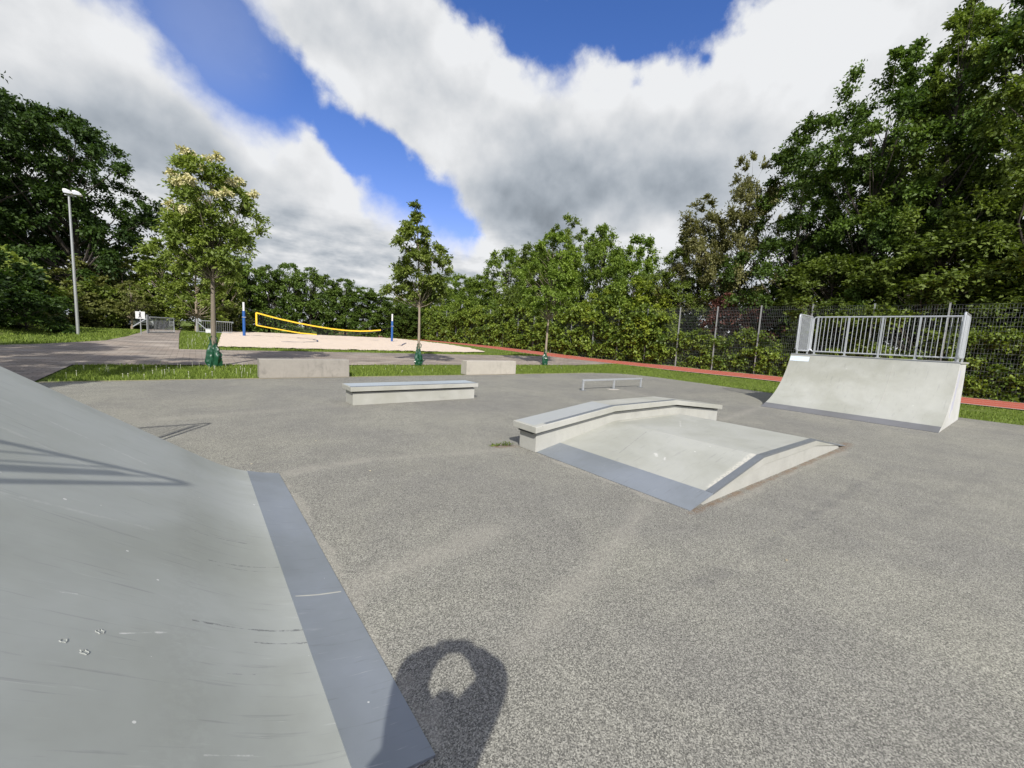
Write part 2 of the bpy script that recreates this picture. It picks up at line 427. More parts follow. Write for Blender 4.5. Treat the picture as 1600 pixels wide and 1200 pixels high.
# asphalt pad (flat, rounded far right corner)
pad = [(-14, -16), (17.4, -16), (17.3, 0.5), (17.35, 2.5), (17.6, 6), (18.1, 9), (18.45, 11.5), (18.35, 12.8), (17.9, 13.6), (17.0, 14.0), (15.5, 14.12), (-14, 14.1)]
rr = random.Random(3)
edge = []
for i in range(len(pad)):
    a = pad[i]; b2 = pad[(i + 1) % len(pad)]; L = math.hypot(b2[0] - a[0], b2[1] - a[1]); k = max(1, int(L / 0.35))
    for j in range(k):
        t = j / k
        edge.append((a[0] + (b2[0] - a[0]) * t + rr.uniform(-.015, .015), a[1] + (b2[1] - a[1]) * t + rr.uniform(-.02, .02), 0.0))
mb = MB(); mb.add(edge, [tuple(range(len(edge)))])
o = mb.build('asphalt_pavement', M['asphalt']); tag(o, 'worn grey asphalt skate pad', 'asphalt', kind='structure')

o = grid_obj('brick_path', rng(-14, 23.0), rng(18, 24.5), 0.008, M['pavers']); tag(o, 'grey brick paved path', 'path', kind='structure')
o = grid_obj('brick_path', rng(-14, -3), rng(14.12, 18), 0.006, M['pavers']); tag(o, 'brick paving beside the asphalt', 'path', kind='structure')
o = grid_obj('soil_strip', rng(-2.9, 16.5), [14.08, 14.17], 0.006, M['edgesoil']); tag(o, 'dry soil strip at the asphalt edge', 'soil', kind='structure')
def path_x(Y):
    lo = np.interp(Y, [24.5, 26, 29, 33, 38, 50, 62], [-6.4, -5.1, -3.6, -3.2, -3.0, -3.2, -3.6]); hi = np.interp(Y, [24.5, 38, 62], [-0.62, -0.9, -1.2])
    return lo, hi
o = grid_obj('brick_path', np.linspace(0, 1, 7), rng(24.5, 62), 0.010, M['pavers'], path_x); tag(o, 'brick path leading to the gate', 'path', kind='structure')
def sand_x(Y):
    lo = np.interp(Y, [26.2, 28, 52], [0.85, 1.0, 2.3]); hi = np.interp(Y, [26.2, 27.2, 32, 52], [15.8, 18.5, 19.8, 21.0])
    return lo, hi
sand = grid_obj('sand_court', np.linspace(0, 1, 60), list(np.linspace(26.2, 52, 60)) , 0.02, M['sand'], sand_x)
rs = np.random.RandomState(5)
me = sand.data; cz = np.empty(len(me.vertices) * 3); me.vertices.foreach_get('co', cz); cz = cz.reshape(-1, 3)
cz[:, 2] += rs.uniform(0, 0.06, len(cz)); me.vertices.foreach_set('co', cz.ravel()); me.update()
for p in me.polygons: p.use_smooth = True
tag(sand, 'pale raked sand of the beach volleyball court', 'sand', kind='structure')
o = grid_obj('sand_pit', rng(19.5, 22.6), rng(55, 68), 0.02, M['sand']); tag(o, 'far pale sand strip', 'sand', kind='structure')
o = grid_obj('running_track', rng(23.2, 27.2), rng(-30, 110), 0.012, M['track']); tag(o, 'red running track with pale lane lines', 'track', kind='structure')
o = grid_obj('track_kerb', [23.05, 23.2], rng(-30, 110), 0.02, M['concrete_pale']); tag(o, 'pale kerb strip of the running track', 'kerb', kind='structure')
o = grid_obj('soil_strip', [27.2, 28.9], rng(-30, 110), 0.002, M['edgesoil']); tag(o, 'dry soil strip under the fence', 'soil', kind='structure')

# ------------------------------------------------------------------ skate ramps
def arc_profile(p0, p1, a0, a1, n=14):
    """circular transition from p0 (tangent a0) to p1 (tangent a1), scaled to fit"""
    pts = []
    for i in range(n + 1):
        a = R_(a0 + (a1 - a0) * i / n)
        pts.append((math.sin(a) - math.sin(R_(a0)), math.cos(R_(a0)) - math.cos(a)))
    sx = (p1[0] - p0[0]) / pts[-1][0]; sz = (p1[1] - p0[1]) / pts[-1][1]
    return [(p0[0] + x * sx, p0[1] + z * sz) for x, z in pts]

def rail_panel(mb, p0, p1, z0, z1, nb, rad=0.022, rb=0.009, corner=0.085):
    """rounded tube frame between two floor points with vertical bars"""
    p0 = Vector(p0); p1 = Vector(p1); d = (p1 - p0); L = d.length; d.normalize()
    def P(s, z): return (p0.x + d.x * s, p0.y + d.y * s, z)
    loop = []
    for cx, cz, a0 in ((corner, z0 + corner, 180), (L - corner, z0 + corner, 270), (L - corner, z1 - corner, 0), (corner, z1 - corner, 90)):
        for k in range(6):
            a = R_(a0 + 90 * k / 5)
            loop.append(P(cx + corner * math.cos(a), cz + corner * math.sin(a)))
    mb.tube(loop, rad, 8, closed=True)
    for i in range(1, nb):
        s = L * i / nb
        mb.tube([P(s, z0), P(s, z1)], rb, 5, cap=False)

def build_quarter(name, prof, W, plate_n, depth, loc, rz, surf_mat, plate_mat, wing_x=0.13, rail_h=1.22, inset=0.07):
    """local: x climbs, y across the width, origin on the plate's front edge"""
    root = empty(name, loc, rz)
    h = W / 2
    line = prof
    top = prof[-1]
    xb = top[0] + depth
    # steel transition plate and board surface
    mb = MB(); mb.sheet_y([(a, z + 0.004) for a, z in line[:plate_n + 1]], -h, h, 0.010)
    pl = mb.build('transition_plate', plate_mat, root, smooth=True)
    mb = MB(); mb.sheet_y(line[plate_n:], -h, h, 0.018)
    mb.build('riding_surface', surf_mat, root, smooth=True, angle=25)
    # side cheeks
    outline = [(line[1][0] * 0.5, 0.001)] + [(a + 0.012, z - 0.012) for a, z in line[1:]] + [(top[0] + 0.03, top[1] - 0.02), (xb - 0.35, top[1] - 0.02), (xb - 0.02, 0.001)]
    for s in (-1, 1):
        mb = MB(); y0, y1 = (s * (h - 0.035), s * (h - 0.003))
        mb.prism_y(outline, min(y0, y1), max(y0, y1))
        mb.build('side_panel', M['side'], root)
    mb = MB(); mb.prism_y([(xb - 0.37, top[1] - 0.05), (xb - 0.34, top[1] - 0.05), (xb - 0.03, 0.0), (xb - 0.06, 0.0)], -h + 0.04, h - 0.04)
    mb.build('back_panel', M['side'], root)
    mb = MB(); mb.box(top[0] + 0.045, xb, -h - 0.02, h + 0.02, top[1] - 0.015, top[1] + 0.03)
    mb.build('platform', M['fun_conc'], root, bevel=0.006)
    mb = MB(); mb.box(top[0] - 0.004, top[0] + 0.042, -h - 0.006, h + 0.006, top[1] - 0.03, top[1] + 0.022)
    mb.build('coping', M['darksteel'], root, bevel=0.008)
    zt = top[1] + 0.03
    # railings
    xr = top[0] + 1.42
    mb = MB(); rail_panel(mb, (xr, -h + 0.08, 0), (xr, h - 0.08, 0), zt + 0.10, zt + rail_h, 33)
    g = mb.build('guard_rail', M['galv'], root, smooth=True)
    for k in range(5):
        y = -h + 0.20 + (W - 0.40) * k / 4
        mb = MB(); mb.box(xr - 0.022, xr + 0.022, y - 0.022, y + 0.022, zt, zt + 1.20); mb.box(xr - 0.05, xr + 0.05, y - 0.05, y + 0.05, zt, zt + 0.012)
        mb.build('post', M['galv'], g)
    for s in (-1, 1):
        mb = MB(); y = s * (h - inset)
        rail_panel(mb, (top[0] + wing_x, y, 0), (top[0] + wing_x + 1.2, y, 0), zt + 0.10, zt + rail_h, 12)
        g = mb.build('wing_rail', M['galv'], root, smooth=True)
        for x in (top[0] + wing_x + 0.13, top[0] + wing_x + 1.07):
            mb = MB(); mb.box(x - 0.02, x + 0.02, y - 0.02, y + 0.02, zt, zt + 1.20)
            mb.build('post', M['galv'], g)
    return root

# far quarter pipe: plate edge at x=12.95, width 1.14..4.76
profR = [(0, 0.004), (0.16, 0.05), (0.33, 0.105)] + arc_profile((0.33, 0.105), (1.87, 1.555), 19, 71)[1:]
rq = build_quarter('quarter_pipe', profR, 3.62, 2, 1.85, (12.95, 2.95, 0), 0, M['ramp'], M['plate_dark'])
tag(rq, 'grey quarter pipe with galvanised railings standing by the red running track', 'skate ramp')
# paint marks: pale blue patch by the coping and grey spray on the side cheek
def on_prof(prof, zt):
    for a, b in zip(prof, prof[1:]):
        if a[1] <= zt <= b[1]:
            t = (zt - a[1]) / (b[1] - a[1]); return a[0] + t * (b[0] - a[0])
    return prof[-1][0]
mb = MB(); zs = [1.36, 1.41, 1.46, 1.50]
ln = [(on_prof(profR, z) - 0.003, z) for z in zs]
mb.sheet_y(ln, 1.30, 1.80, 0.002); mb.build('paint_patch', M['bluepatch'], rq)
mb = MB()
for st in ([(2.12, 1.36), (2.3, 1.38), (2.28, 0.95), (2.05, 0.9)], [(1.86, 1.0), (2.15, 0.9), (1.95, 0.42), (1.72, 0.36)], [(1.9, 1.3), (1.96, 1.3), (1.93, 1.0), (1.87, 1.0)], [(1.62, 0.62), (1.78, 0.6), (1.58, 0.22), (1.5, 0.22)]):
    mb.prism_y(st, -1.8095, -1.807)
mb.build('spray_mark', M['graffiti'], rq)
mb = MB(); mb.sheet_y([(a - 0.002, z + 0.003) for a, z in profR[4:16]], -0.62, -0.60, 0.002); mb.build('seam_line', M['fun_conc'], rq)

# near bank on the left: climbs towards -x, plate edge x=0.68, y 1.22..4.9
ctrl = [(0, 0.004), (0.15, 0.035), (0.29, 0.078), (0.40, 0.122), (0.50, 0.175), (0.60, 0.239), (0.70, 0.311), (0.80, 0.3845)]
def cat(P, n):
    P = [(2 * P[0][0] - P[1][0], 2 * P[0][1] - P[1][1])] + P + [(2 * P[-1][0] - P[-2][0], 2 * P[-1][1] - P[-2][1])]
    o = []
    for i in range(1, len(P) - 2):
        for k in range(n):
            t = k / n
            o.append(tuple(0.5 * (2 * P[i][c] + (P[i + 1][c] - P[i - 1][c]) * t + (2 * P[i - 1][c] - 5 * P[i][c] + 4 * P[i + 1][c] - P[i + 2][c]) * t * t + (3 * P[i][c] - 3 * P[i + 1][c] + P[i + 2][c] - P[i - 1][c]) * t ** 3) for c in (0, 1)))
    return o + [P[-2]]
profL = cat(ctrl, 4)
x, z = profL[-1]
while z < 1.56 - 0.1:
    x += 0.16; z += 0.16 * 0.735; profL.append((x, z))
profL.append((x + (1.56 - z) / 0.735, 1.56))
lq = build_quarter('bank_ramp', profL, 3.68, 8, 1.85, (0.68, 3.06, 0), math.pi, M['ramp_bank'], M['plate'], 0.0, 1.30, 0.01)
tag(lq, 'large worn grey bank ramp with bluish steel plate rising at the left', 'skate ramp')
# seam across the steel plate
mb = MB(); mb.sheet_y([(0.02, 0.0135), (0.15, 0.0405), (0.285, 0.0795)], 0.634, 0.642, 0.002)
mb.build('plate_seam', M['fun_conc'], lq)
# shallow dents in the board (raised rims)
def bank_z(xl):
    for a, b in zip(profL, profL[1:]):
        if a[0] <= xl <= b[0]: return a[1] + (xl - a[0]) / (b[0] - a[0]) * (b[1] - a[1])
for (gx, gy) in ((-0.29, 1.88), (-0.36, 1.80), (-0.31, 1.76)):
    xl, yl = 0.68 - gx, -(gy - 3.06)
    rp = random.Random(int(gy * 100)); pts = []
    for k in range(12):
        a = 2 * math.pi * k / 12; r = 0.010 * rp.uniform(0.6, 1.2)
        xx = xl + r * math.cos(a); pts.append((xx, yl + r * math.sin(a) * 1.1, bank_z(xx) + 0.0002))
    mb = MB(); mb.tube(pts, 0.0022, 5, closed=True); mb.build('dent', M['ramp_bank'], lq, smooth=True)

# ------------------------------------------------------------------ funbox with grind ledge
fb = empty('funbox', (3.78, 3.2, 0))
tag(fb, 'low pale funbox ramp with a raised grind ledge along its far side', 'skate ramp')
ox, oy = 3.78, 3.2
def FX(p): return (p[0] - ox, p[1])
top_line = [FX(p) for p in [(3.80, 0.006), (4.26, 0.088), (5.50, 0.312), (7.45, 0.300), (8.72, 0.065), (9.12, 0.006)]]
yR, yL = 1.91 - oy, 4.20 - oy
mb = MB(); mb.sheet_y(top_line[0:2], yR, yL, 0.012); mb.build('transition_plate', M['plate'], fb)
mb = MB(); mb.sheet_y(top_line[4:6], yR, yL, 0.012); mb.build('transition_plate', M['plate'], fb)
mb = MB(); mb.sheet_y(top_line[1:3], yR + 0.085, yL, 0.05); mb.build('deck', M['deck'], fb)
mb = MB(); mb.sheet_y(top_line[2:4], yR + 0.085, yL, 0.05); mb.build('deck', M['deck'], fb)
mb = MB(); mb.sheet_y(top_line[3:5], yR + 0.085, yL, 0.05); mb.build('deck', M['deck'], fb)
mb = MB(); mb.sheet_y([(a, z + 0.004) for a, z in top_line[1:5]], yR, yR + 0.085, 0.02); mb.build('edge_angle', M['darksteel'], fb)
side = [(0.30, 0.0)] + [(a, z - 0.016) for a, z in top_line[1:5]] + [(5.0, 0.0)]
mb = MB(); mb.prism_y(side, yR + 0.012, yR + 0.08); mb.build('side_panel', M['fun_side'], fb)
slab = [(a, z - 0.013) for a, z in top_line[1:5]] + [(5.2, 0.01), (4.95, 0.055), (3.70, 0.20), (1.75, 0.205)]
mb = MB(); mb.prism_y(slab, yR + 0.002, yR + 0.012); mb.build('side_rim', M['fun_conc'], fb)
# grind ledge
yf = 4.20 - oy
lt = [FX(p) for p in [(3.70, 0.385), (5.42, 0.578), (7.29, 0.578), (9.18, 0.365)]]
base = [FX((3.775, 0.0))] + [(max(FX((3.775, 0))[0], min(a, FX((9.12, 0))[0])), z - 0.115) for a, z in lt] + [FX((9.12, 0.0))]
mb = MB(); mb.prism_y(base, yf, yf + 0.37); mb.build('ledge_base', M['fun_side'], fb, bevel=0.006)
rec = [(a * 0.997 + 0.02, z) for a, z in [(x, z - 0.117) for x, z in lt]] + [(a * 0.997 + 0.02, z) for a, z in [(x, z - 0.088) for x, z in lt]][::-1]
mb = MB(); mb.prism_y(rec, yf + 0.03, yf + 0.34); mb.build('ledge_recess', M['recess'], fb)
mb = MB(); mb.prism_y(lt + [(a, z - 0.09) for a, z in lt][::-1], yf - 0.07, yf + 0.45); mb.build('ledge_top', M['fun_conc'], fb, bevel=0.006)
mb = MB(); mb.sheet_y([(a + (0.03 if i == 0 else (-0.03 if i == 3 else 0)), z + 0.003) for i, (a, z) in enumerate(lt)], yf - 0.045, yf + 0.03, 0.003); mb.build('edge_strip', M['darksteel'], fb)
mb = MB(); mb.sheet_y([(lt[0][0] + 0.05, lt[0][1] + 0.0065), (lt[1][0], lt[1][1] + 0.002)], yf + 0.036, yf + 0.44, 0.002)
mb.build('top_sheet', M['ledgesheet'], fb)

# ------------------------------------------------------------------ grind box
gb = empty('grind_box', (4.12, 9.0, 0)); tag(gb, 'long low grind box with overhanging blue grey metal top', 'grind box')
mb = MB(); mb.box(-1.52, 1.52, -0.25, 0.25, 0.0, 0.275); mb.build('base', M['fun_conc'], gb, bevel=0.006)
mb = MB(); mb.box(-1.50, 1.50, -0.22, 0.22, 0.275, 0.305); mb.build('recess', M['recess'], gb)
mb = MB(); mb.box(-1.585, 1.585, -0.32, 0.32, 0.305, 0.405); mb.build('slab', M['fun_conc'], gb, bevel=0.008)
mb = MB(); mb.box(-1.56, 1.56, -0.24, 0.30, 0.4052, 0.411); mb.build('top_sheet', M['topsheet'], gb)
mb = MB(); mb.box(-1.58, 1.58, -0.316, -0.245, 0.405, 0.412); mb.build('edge_strip', M['darksteel'], gb)

# ------------------------------------------------------------------ flat rail
fr = empty('grind_rail', (11.7, 9.08, 0)); tag(fr, 'low galvanised flat grind rail on three short legs', 'grind rail')
mb = MB(); mb.box(-1.64, 1.64, -0.03, 0.03, 0.30, 0.36); mb.build('bar', M['galv'], fr, bevel=0.008)
for x in (-1.60, 0.0, 1.60):
    mb = MB(); mb.box(x - 0.03, x + 0.03, -0.026, 0.026, 0.0, 0.302); lg = mb.build('leg', M['galv'], fr, bevel=0.005)
    mb = MB(); mb.box(x - 0.10, x + 0.10, -0.08, 0.08, 0.0, 0.010); mb.build('foot_plate', M['darksteel'], lg)
rp = random.Random(9)
def blob(mb, cx, cy, rx, ry, z, n=18, jit=0.25):
    pts = [(cx + math.cos(2 * math.pi * k / n) * rx * rp.uniform(1 - jit, 1 + jit), cy + math.sin(2 * math.pi * k / n) * ry * rp.uniform(1 - jit, 1 + jit)) for k in range(n)]
    mb.add([(x, y, z) for x, y in pts] + [(cx, cy, z + 0.004)], [(k, (k + 1) % n, n) for k in range(n)])
mb = MB(); blob(mb, 11.45, 8.88, 0.26, 0.20, 0.006); o = mb.build('mortar_patch', M['concrete_pale']); tag(o, 'small pale mortar patch beside the middle rail leg', 'patch', kind='structure')

# ------------------------------------------------------------------ concrete benches / blocks
def block(x0, x1, mat, label):
    o = empty('concrete_block', ((x0 + x1) / 2, 14.43, 0)); w = (x1 - x0) / 2
    mb = MB(); mb.box(-w, w, -0.225, 0.225, 0.0, 0.575)
    b = mb.build('body', mat, o, bevel=0.012)
    tag(o, label, 'concrete block', 'concrete blocks at the asphalt edge')
block(1.49, 4.10, M['concrete'], 'stained concrete block beside the broad tree in blossom')
block(8.73, 11.30, M['concrete_pale'], 'pale concrete block beside the slim pointed tree')

# ------------------------------------------------------------------ volleyball net
zc = Tz(3, 38.3) + 0.03
def net_post(x, label):
    o = empty('net_post', (x, 38.3, zc)); tag(o, label, 'net post', 'beach volleyball net posts')
    mb = MB(); mb.tube([(0, 0, -0.1), (0, 0, 1.95)], 0.10, 12); mb.build('blue_pad', M['bluepost'], o, smooth=True)
    mb = MB(); mb.tube([(0, 0, 1.95), (0, 0, 2.62)], 0.075, 12); mb.build('pole', M['white'], o, smooth=True)
    for z in (1.45,): 
        mb = MB(); mb.box(-0.12, 0.14, -0.11, 0.11, z, z + 0.04); mb.build('clamp', M['galv'], o)
net_post(3.05, 'blue and white net post at the high end of the yellow net')
net_post(15.0, 'blue and white net post where the yellow net sags together')
net = empty('volleyball_net', (9.0, 38.3, zc)); tag(net, 'sagging beach volleyball net with yellow bands between two posts', 'net')
topb = [(3.87, 1.88), (4.7, 1.68), (5.65, 1.47), (6.9, 1.25), (8.06, 1.08), (9.4, 0.93), (10.7, 0.84), (12.0, 0.84), (13.0, 0.92), (13.9, 1.04)]
botb = [(3.87, 0.90), (4.7, 0.76), (5.65, 0.62), (7.06, 0.42), (8.3, 0.36), (9.6, 0.36), (10.9, 0.44), (12.0, 0.56), (13.0, 0.76), (13.9, 0.95)]
def ribbon(mb, pts, hgt, th=0.012):
    for a, b in zip(pts, pts[1:]):
        mb.add([(a[0] - 9, -th, a[1] - hgt / 2), (b[0] - 9, -th, b[1] - hgt / 2), (b[0] - 9, -th, b[1] + hgt / 2), (a[0] - 9, -th, a[1] + hgt / 2),
                (a[0] - 9, th, a[1] - hgt / 2), (b[0] - 9, th, b[1] - hgt / 2), (b[0] - 9, th, b[1] + hgt / 2), (a[0] - 9, th, a[1] + hgt / 2)],
               [(0, 1, 2, 3), (7, 6, 5, 4), (3, 2, 6, 7), (0, 4, 5, 1)])
mb = MB(); ribbon(mb, topb, 0.11); mb.build('top_band', M['yellow'], net)
mb = MB(); ribbon(mb, botb[:5], 0.09); mb.build('bottom_band', M['yellow'], net)
mb = MB(); mb.box(3.82 - 9, 3.94 - 9, -0.014, 0.014, 0.90, 1.88); mb.build('side_band', M['yellow'], net)
mb = MB()
def itp(P, x): return float(np.interp(x, [p[0] for p in P], [p[1] for p in P]))
for k in range(1, 50):
    x = 3.9 + (13.9 - 3.9) * k / 50
    mb.tube([(x - 9, 0, itp(botb, x)), (x - 9, 0, itp(topb, x))], 0.005, 3, cap=False)
for j in range(1, 8):
    mb.tube([(x - 9, 0, itp(botb, x) + (itp(topb, x) - itp(botb, x)) * j / 8) for x in np.linspace(3.9, 13.9, 16)], 0.005, 3, cap=False)
mb.tube([(x - 9, 0, z) for x, z in botb[4:]], 0.02, 4)
mb.build('mesh', M['cord'], net)
for a, b in (((3.1, 2.25), (3.87, 1.92)), ((3.1, 0.95), (3.87, 0.90)), ((13.9, 1.04), (14.95, 1.35))):
    mb = MB(); mb.tube([(a[0] - 9, 0, a[1]), (b[0] - 9, 0, b[1])], 0.012, 4); mb.build('cord', M['cord'], net)
# navy court tapes lying on the sand
def tape(pts, label):
    mb = MB(); P = [(x, y, Tz(x, y) + 0.085) for x, y in pts]
    for a, b in zip(P, P[1:]):
        d = Vector((b[0] - a[0], b[1] - a[1], 0)).normalized(); n = Vector((-d.y, d.x, 0)) * 0.05
        a, b = Vector(a), Vector(b)
        mb.add([a - n, b - n, b + n, a + n, a - n + Vector((0, 0, .012)), b - n + Vector((0, 0, .012)), b + n + Vector((0, 0, .012)), a + n + Vector((0, 0, .012))],
               [(4, 5, 6, 7), (0, 1, 5, 4), (2, 3, 7, 6)])
    o = mb.build('court_tape', M['bluetape']); tag(o, label, 'tape', 'navy tapes on the sand court')
tape([(4.6, 31.2), (5.2, 31.6), (5.9, 31.5), (6.6, 32.4), (7.2, 33.0), (7.6, 34.8), (7.5, 36.0), (6.6, 37.2)], 'navy tape in a loose hook on the sand near the high net end')
tape([(12.8, 31.4), (13.4, 32.0), (14.2, 33.6), (15.2, 35.4)], 'navy tape lying slanting on the sand near the sagging net end')

# ------------------------------------------------------------------ lamp, gate, sign, car
lz = Tz(-5.2, 33.2)
lp = empty('street_lamp', (-5.2, 33.2, lz)); tag(lp, 'tall grey lamp post with two floodlights in front of dark trees', 'lamp post')
mb = MB(); mb.tube([(0, 0, -0.2), (0, 0, 3.2), (0, 0, 7.55)], [0.075, 0.062, 0.045], 12); mb.build('pole', M['fencepost'], lp, smooth=True)
mb = MB(); mb.tube([(-0.16, 0, 7.53), (0.28, 0, 7.53)], 0.035, 8); mb.build('cross_arm', M['galv'], lp)
for dx, rot in ((-0.05, -0.5), (0.30, 0.35)):
    mb = MB()
    pr = [(-0.28, 0.10), (-0.20, -0.08), (0.24, -0.02), (0.30, 0.10), (0.10, 0.20), (-0.14, 0.20)]
    c, s_ = math.cos(-0.35), math.sin(-0.35)
    pr = [(dx + 0.72 * (x * c - z * s_), 7.66 + 0.72 * (x * s_ + z * c)) for x, z in pr]
    mb.prism_y(pr, -0.18, 0.18); fl = mb.build('floodlight', M['white'], lp, bevel=0.03)
    mb = MB(); mb.box(dx - 0.13, dx + 0.13, -0.192, -0.183, 7.60, 7.74); mb.build('glass', M['galv'], fl)

def gate(name, x0, y0, x1, y1, hgt, label, sign=False, brace=None):
    z0 = Tz(x0, y0); o = empty(name, (x0, y0, z0)); tag(o, label, 'gate')
    d = Vector((x1 - x0, y1 - y0, 0)); L = d.length; d.normalize()
    def P(s, z): return (d.x * s, d.y * s, z)
    mb = MB(); mb.tube([P(0, -0.2), P(0, hgt + 0.15)], 0.07, 8); mb.build('gate_post', M['fencepost'], o, smooth=True)
    mb = MB(); mb.tube([P(0.12, 0.08), P(L, 0.08), P(L, hgt), P(0.12, hgt)], 0.035, 6, closed=True)
    n = int(L / 0.16)
    for k in range(1, n):
        s = 0.12 + (L - 0.12) * k / n; mb.tube([P(s, 0.08), P(s, hgt)], 0.008, 4, cap=False)
    mb.build('gate_leaf', M['galv'], o)
    if sign:
        mb = MB(); n_ = Vector((d.y, -d.x, 0)) * 0.05
        a, b = L - 0.75, L - 0.2
        vs = []
        for off in (0.045, 0.055):
            q = Vector((d.y, -d.x, 0)) * off
            vs += [(P(a, 0)[0] + q.x, P(a, 0)[1] + q.y, hgt - 0.55), (P(b, 0)[0] + q.x, P(b, 0)[1] + q.y, hgt - 0.55), (P(b, 0)[0] + q.x, P(b, 0)[1] + q.y, hgt - 0.22), (P(a, 0)[0] + q.x, P(a, 0)[1] + q.y, hgt - 0.22)]
        mb.add(vs, [(0, 1, 2, 3), (7, 6, 5, 4), (0, 4, 5, 1), (1, 5, 6, 2), (2, 6, 7, 3), (3, 7, 4, 0)])
        s_o = mb.build('notice_board', M['white'], o)
        mb = MB()
        for k in range(2):
            q = Vector((d.y, -d.x, 0)) * 0.058
            za = hgt - 0.36 - 0.08 * k
            mb.add([(P(a + .1, 0)[0] + q.x, P(a + .1, 0)[1] + q.y, za), (P(b - .1, 0)[0] + q.x, P(b - .1, 0)[1] + q.y, za), (P(b - .1, 0)[0] + q.x, P(b - .1, 0)[1] + q.y, za + .04), (P(a + .1, 0)[0] + q.x, P(a + .1, 0)[1] + q.y, za + .04)], [(0, 1, 2, 3)])
        mb.build('print', M['blackink'], s_o)
    if brace:
        mb = MB(); mb.tube([(0, 0, hgt * 0.92), brace], 0.035, 6); mb.build('brace', M['galv'], o)
    return o
gate('metal_gate', -2.55, 37.6, -1.25, 40.6, 1.12, 'open barred metal gate with white notice board across the brick path', True, (-0.75, -0.1, 0.42))
gate('metal_gate', 0.15, 43.5, 2.6, 44.2, 1.02, 'second barred gate half hidden behind the broad blossoming tree trunk', False, (0.75, -0.05, 0.15))
mb = MB(); mb.box(-0.25, 0.25, -0.2, 0.2, 0.0, 0.35); 
bx = empty('junction_box', (0.95, 42.6, Tz(0.95, 42.6))); tag(bx, 'small white box standing before the second gate', 'box')
mb.build('body', M['white'], bx, bevel=0.03); mb = MB(); mb.box(-0.27, 0.27, -0.22, 0.22, 0.35, 0.39); mb.build('lid', M['galv'], bx, bevel=0.01)

sg = empty('path_sign', (-2.75, 35.6, Tz(-2.75, 35.6))); tag(sg, 'small white sign with black pedestrian figure on a thin post', 'sign')
mb = MB(); mb.tube([(0, 0, -0.2), (0, 0, 1.55)], 0.03, 8); mb.build('post', M['fencepost'], sg, smooth=True)
mb = MB(); mb.box(-0.23, 0.23, -0.045, -0.033, 1.02, 1.48); sb = mb.build('board', M['white'], sg, bevel=0.006)
mb = MB(); cyl = [(0.05 * math.cos(k * math.pi / 5), 1.39 + 0.05 * math.sin(k * math.pi / 5)) for k in range(10)]
mb.prism_y(cyl, -0.049, -0.0455); mb.prism_y([(-0.075, 1.33), (0.03, 1.33), (0.03, 1.22), (0.06, 1.07), (0.02, 1.07), (-0.01, 1.19), (-0.05, 1.07), (-0.09, 1.07), (-0.045, 1.22)], -0.049, -0.0455)
mb.build('pictogram', M['blackink'], sb)

# parked car beyond the gate, mostly behind bushes
def build_car(loc, rz):
    root = empty('parked_car', loc, rz); tag(root, 'silver parked car behind the gate among the bushes', 'car')
    paint = plain('silver_car_paint', (0.42, 0.46, 0.50), 0.25, 0.5, 0.04); glass = plain('dark_car_glass', (0.03, 0.045, 0.055), 0.08, 0, 0.05, 6, 0.8)
    tyre = plain('black_tyre', (0.02, 0.02, 0.02), 0.8); lamp = plain('headlight_glass', (0.75, 0.78, 0.8), 0.15, 0.2)
    w = 0.86
    body = [(-2.05, 0.30), (-2.1, 0.75), (-1.9, 0.92), (-1.1, 0.98), (0.95, 0.94), (1.85, 0.78), (2.1, 0.62), (2.1, 0.32)]
    mb = MB(); mb.prism_y(body, -w, w); mb.build('body', paint, root, bevel=0.06)
    cab = [(-1.75, 0.93), (-1.35, 1.40), (-0.2, 1.47), (0.25, 1.38), (0.95, 0.94)]
    mb = MB(); mb.prism_y(cab, -w + 0.10, w - 0.10); mb.build('cabin', paint, root, bevel=0.05)
    mb = MB(); mb.add([(0.93, -0.66, 0.965), (0.93, 0.66, 0.965), (0.30, 0.58, 1.375), (0.30, -0.58, 1.375)], [(0, 1, 2, 3)])
    mb.build('windscreen', glass, root)
    for v in root.children[-1].data.vertices: v.co.x += 0.012; v.co.z += 0.015
    for s in (-1, 1):
        y = s * (w - 0.095)
        mb = MB(); mb.prism_y([(-1.5, 0.98), (-1.25, 1.34), (-0.25, 1.40), (0.2, 1.33), (0.7, 0.98)], min(y, y + s * 0.006), max(y, y + s * 0.006)); mb.build('window', glass, root)
        mb = MB(); mb.box(1.95, 2.115, s * 0.62 - 0.16, s * 0.62 + 0.16, 0.58, 0.70); mb.build('headlight', lamp, root, bevel=0.02)
        mb = MB(); mb.box(0.62, 0.78, min(s * 0.8, s * 1.0), max(s * 0.8, s * 1.0), 0.98, 1.10); mb.build('wing_mirror', paint, root, bevel=0.03)
        for x in (-1.3, 1.3):
            mb = MB(); mb.tube([(x, s * 0.70, 0.32), (x, s * 0.89, 0.32)], 0.32, 18); wh = mb.build('wheel', tyre, root, smooth=True)
            mb = MB(); mb.tube([(x, s * 0.885, 0.32), (x, s * 0.90, 0.32)], 0.2, 14); mb.build('rim', M['galv'], wh)
    mb = MB(); mb.box(2.09, 2.115, -0.35, 0.35, 0.42, 0.54); mb.build('grille', M['recess'], root)
build_car((-4.55, 49.5, Tz(-4.55, 49.5)), R_(-62))

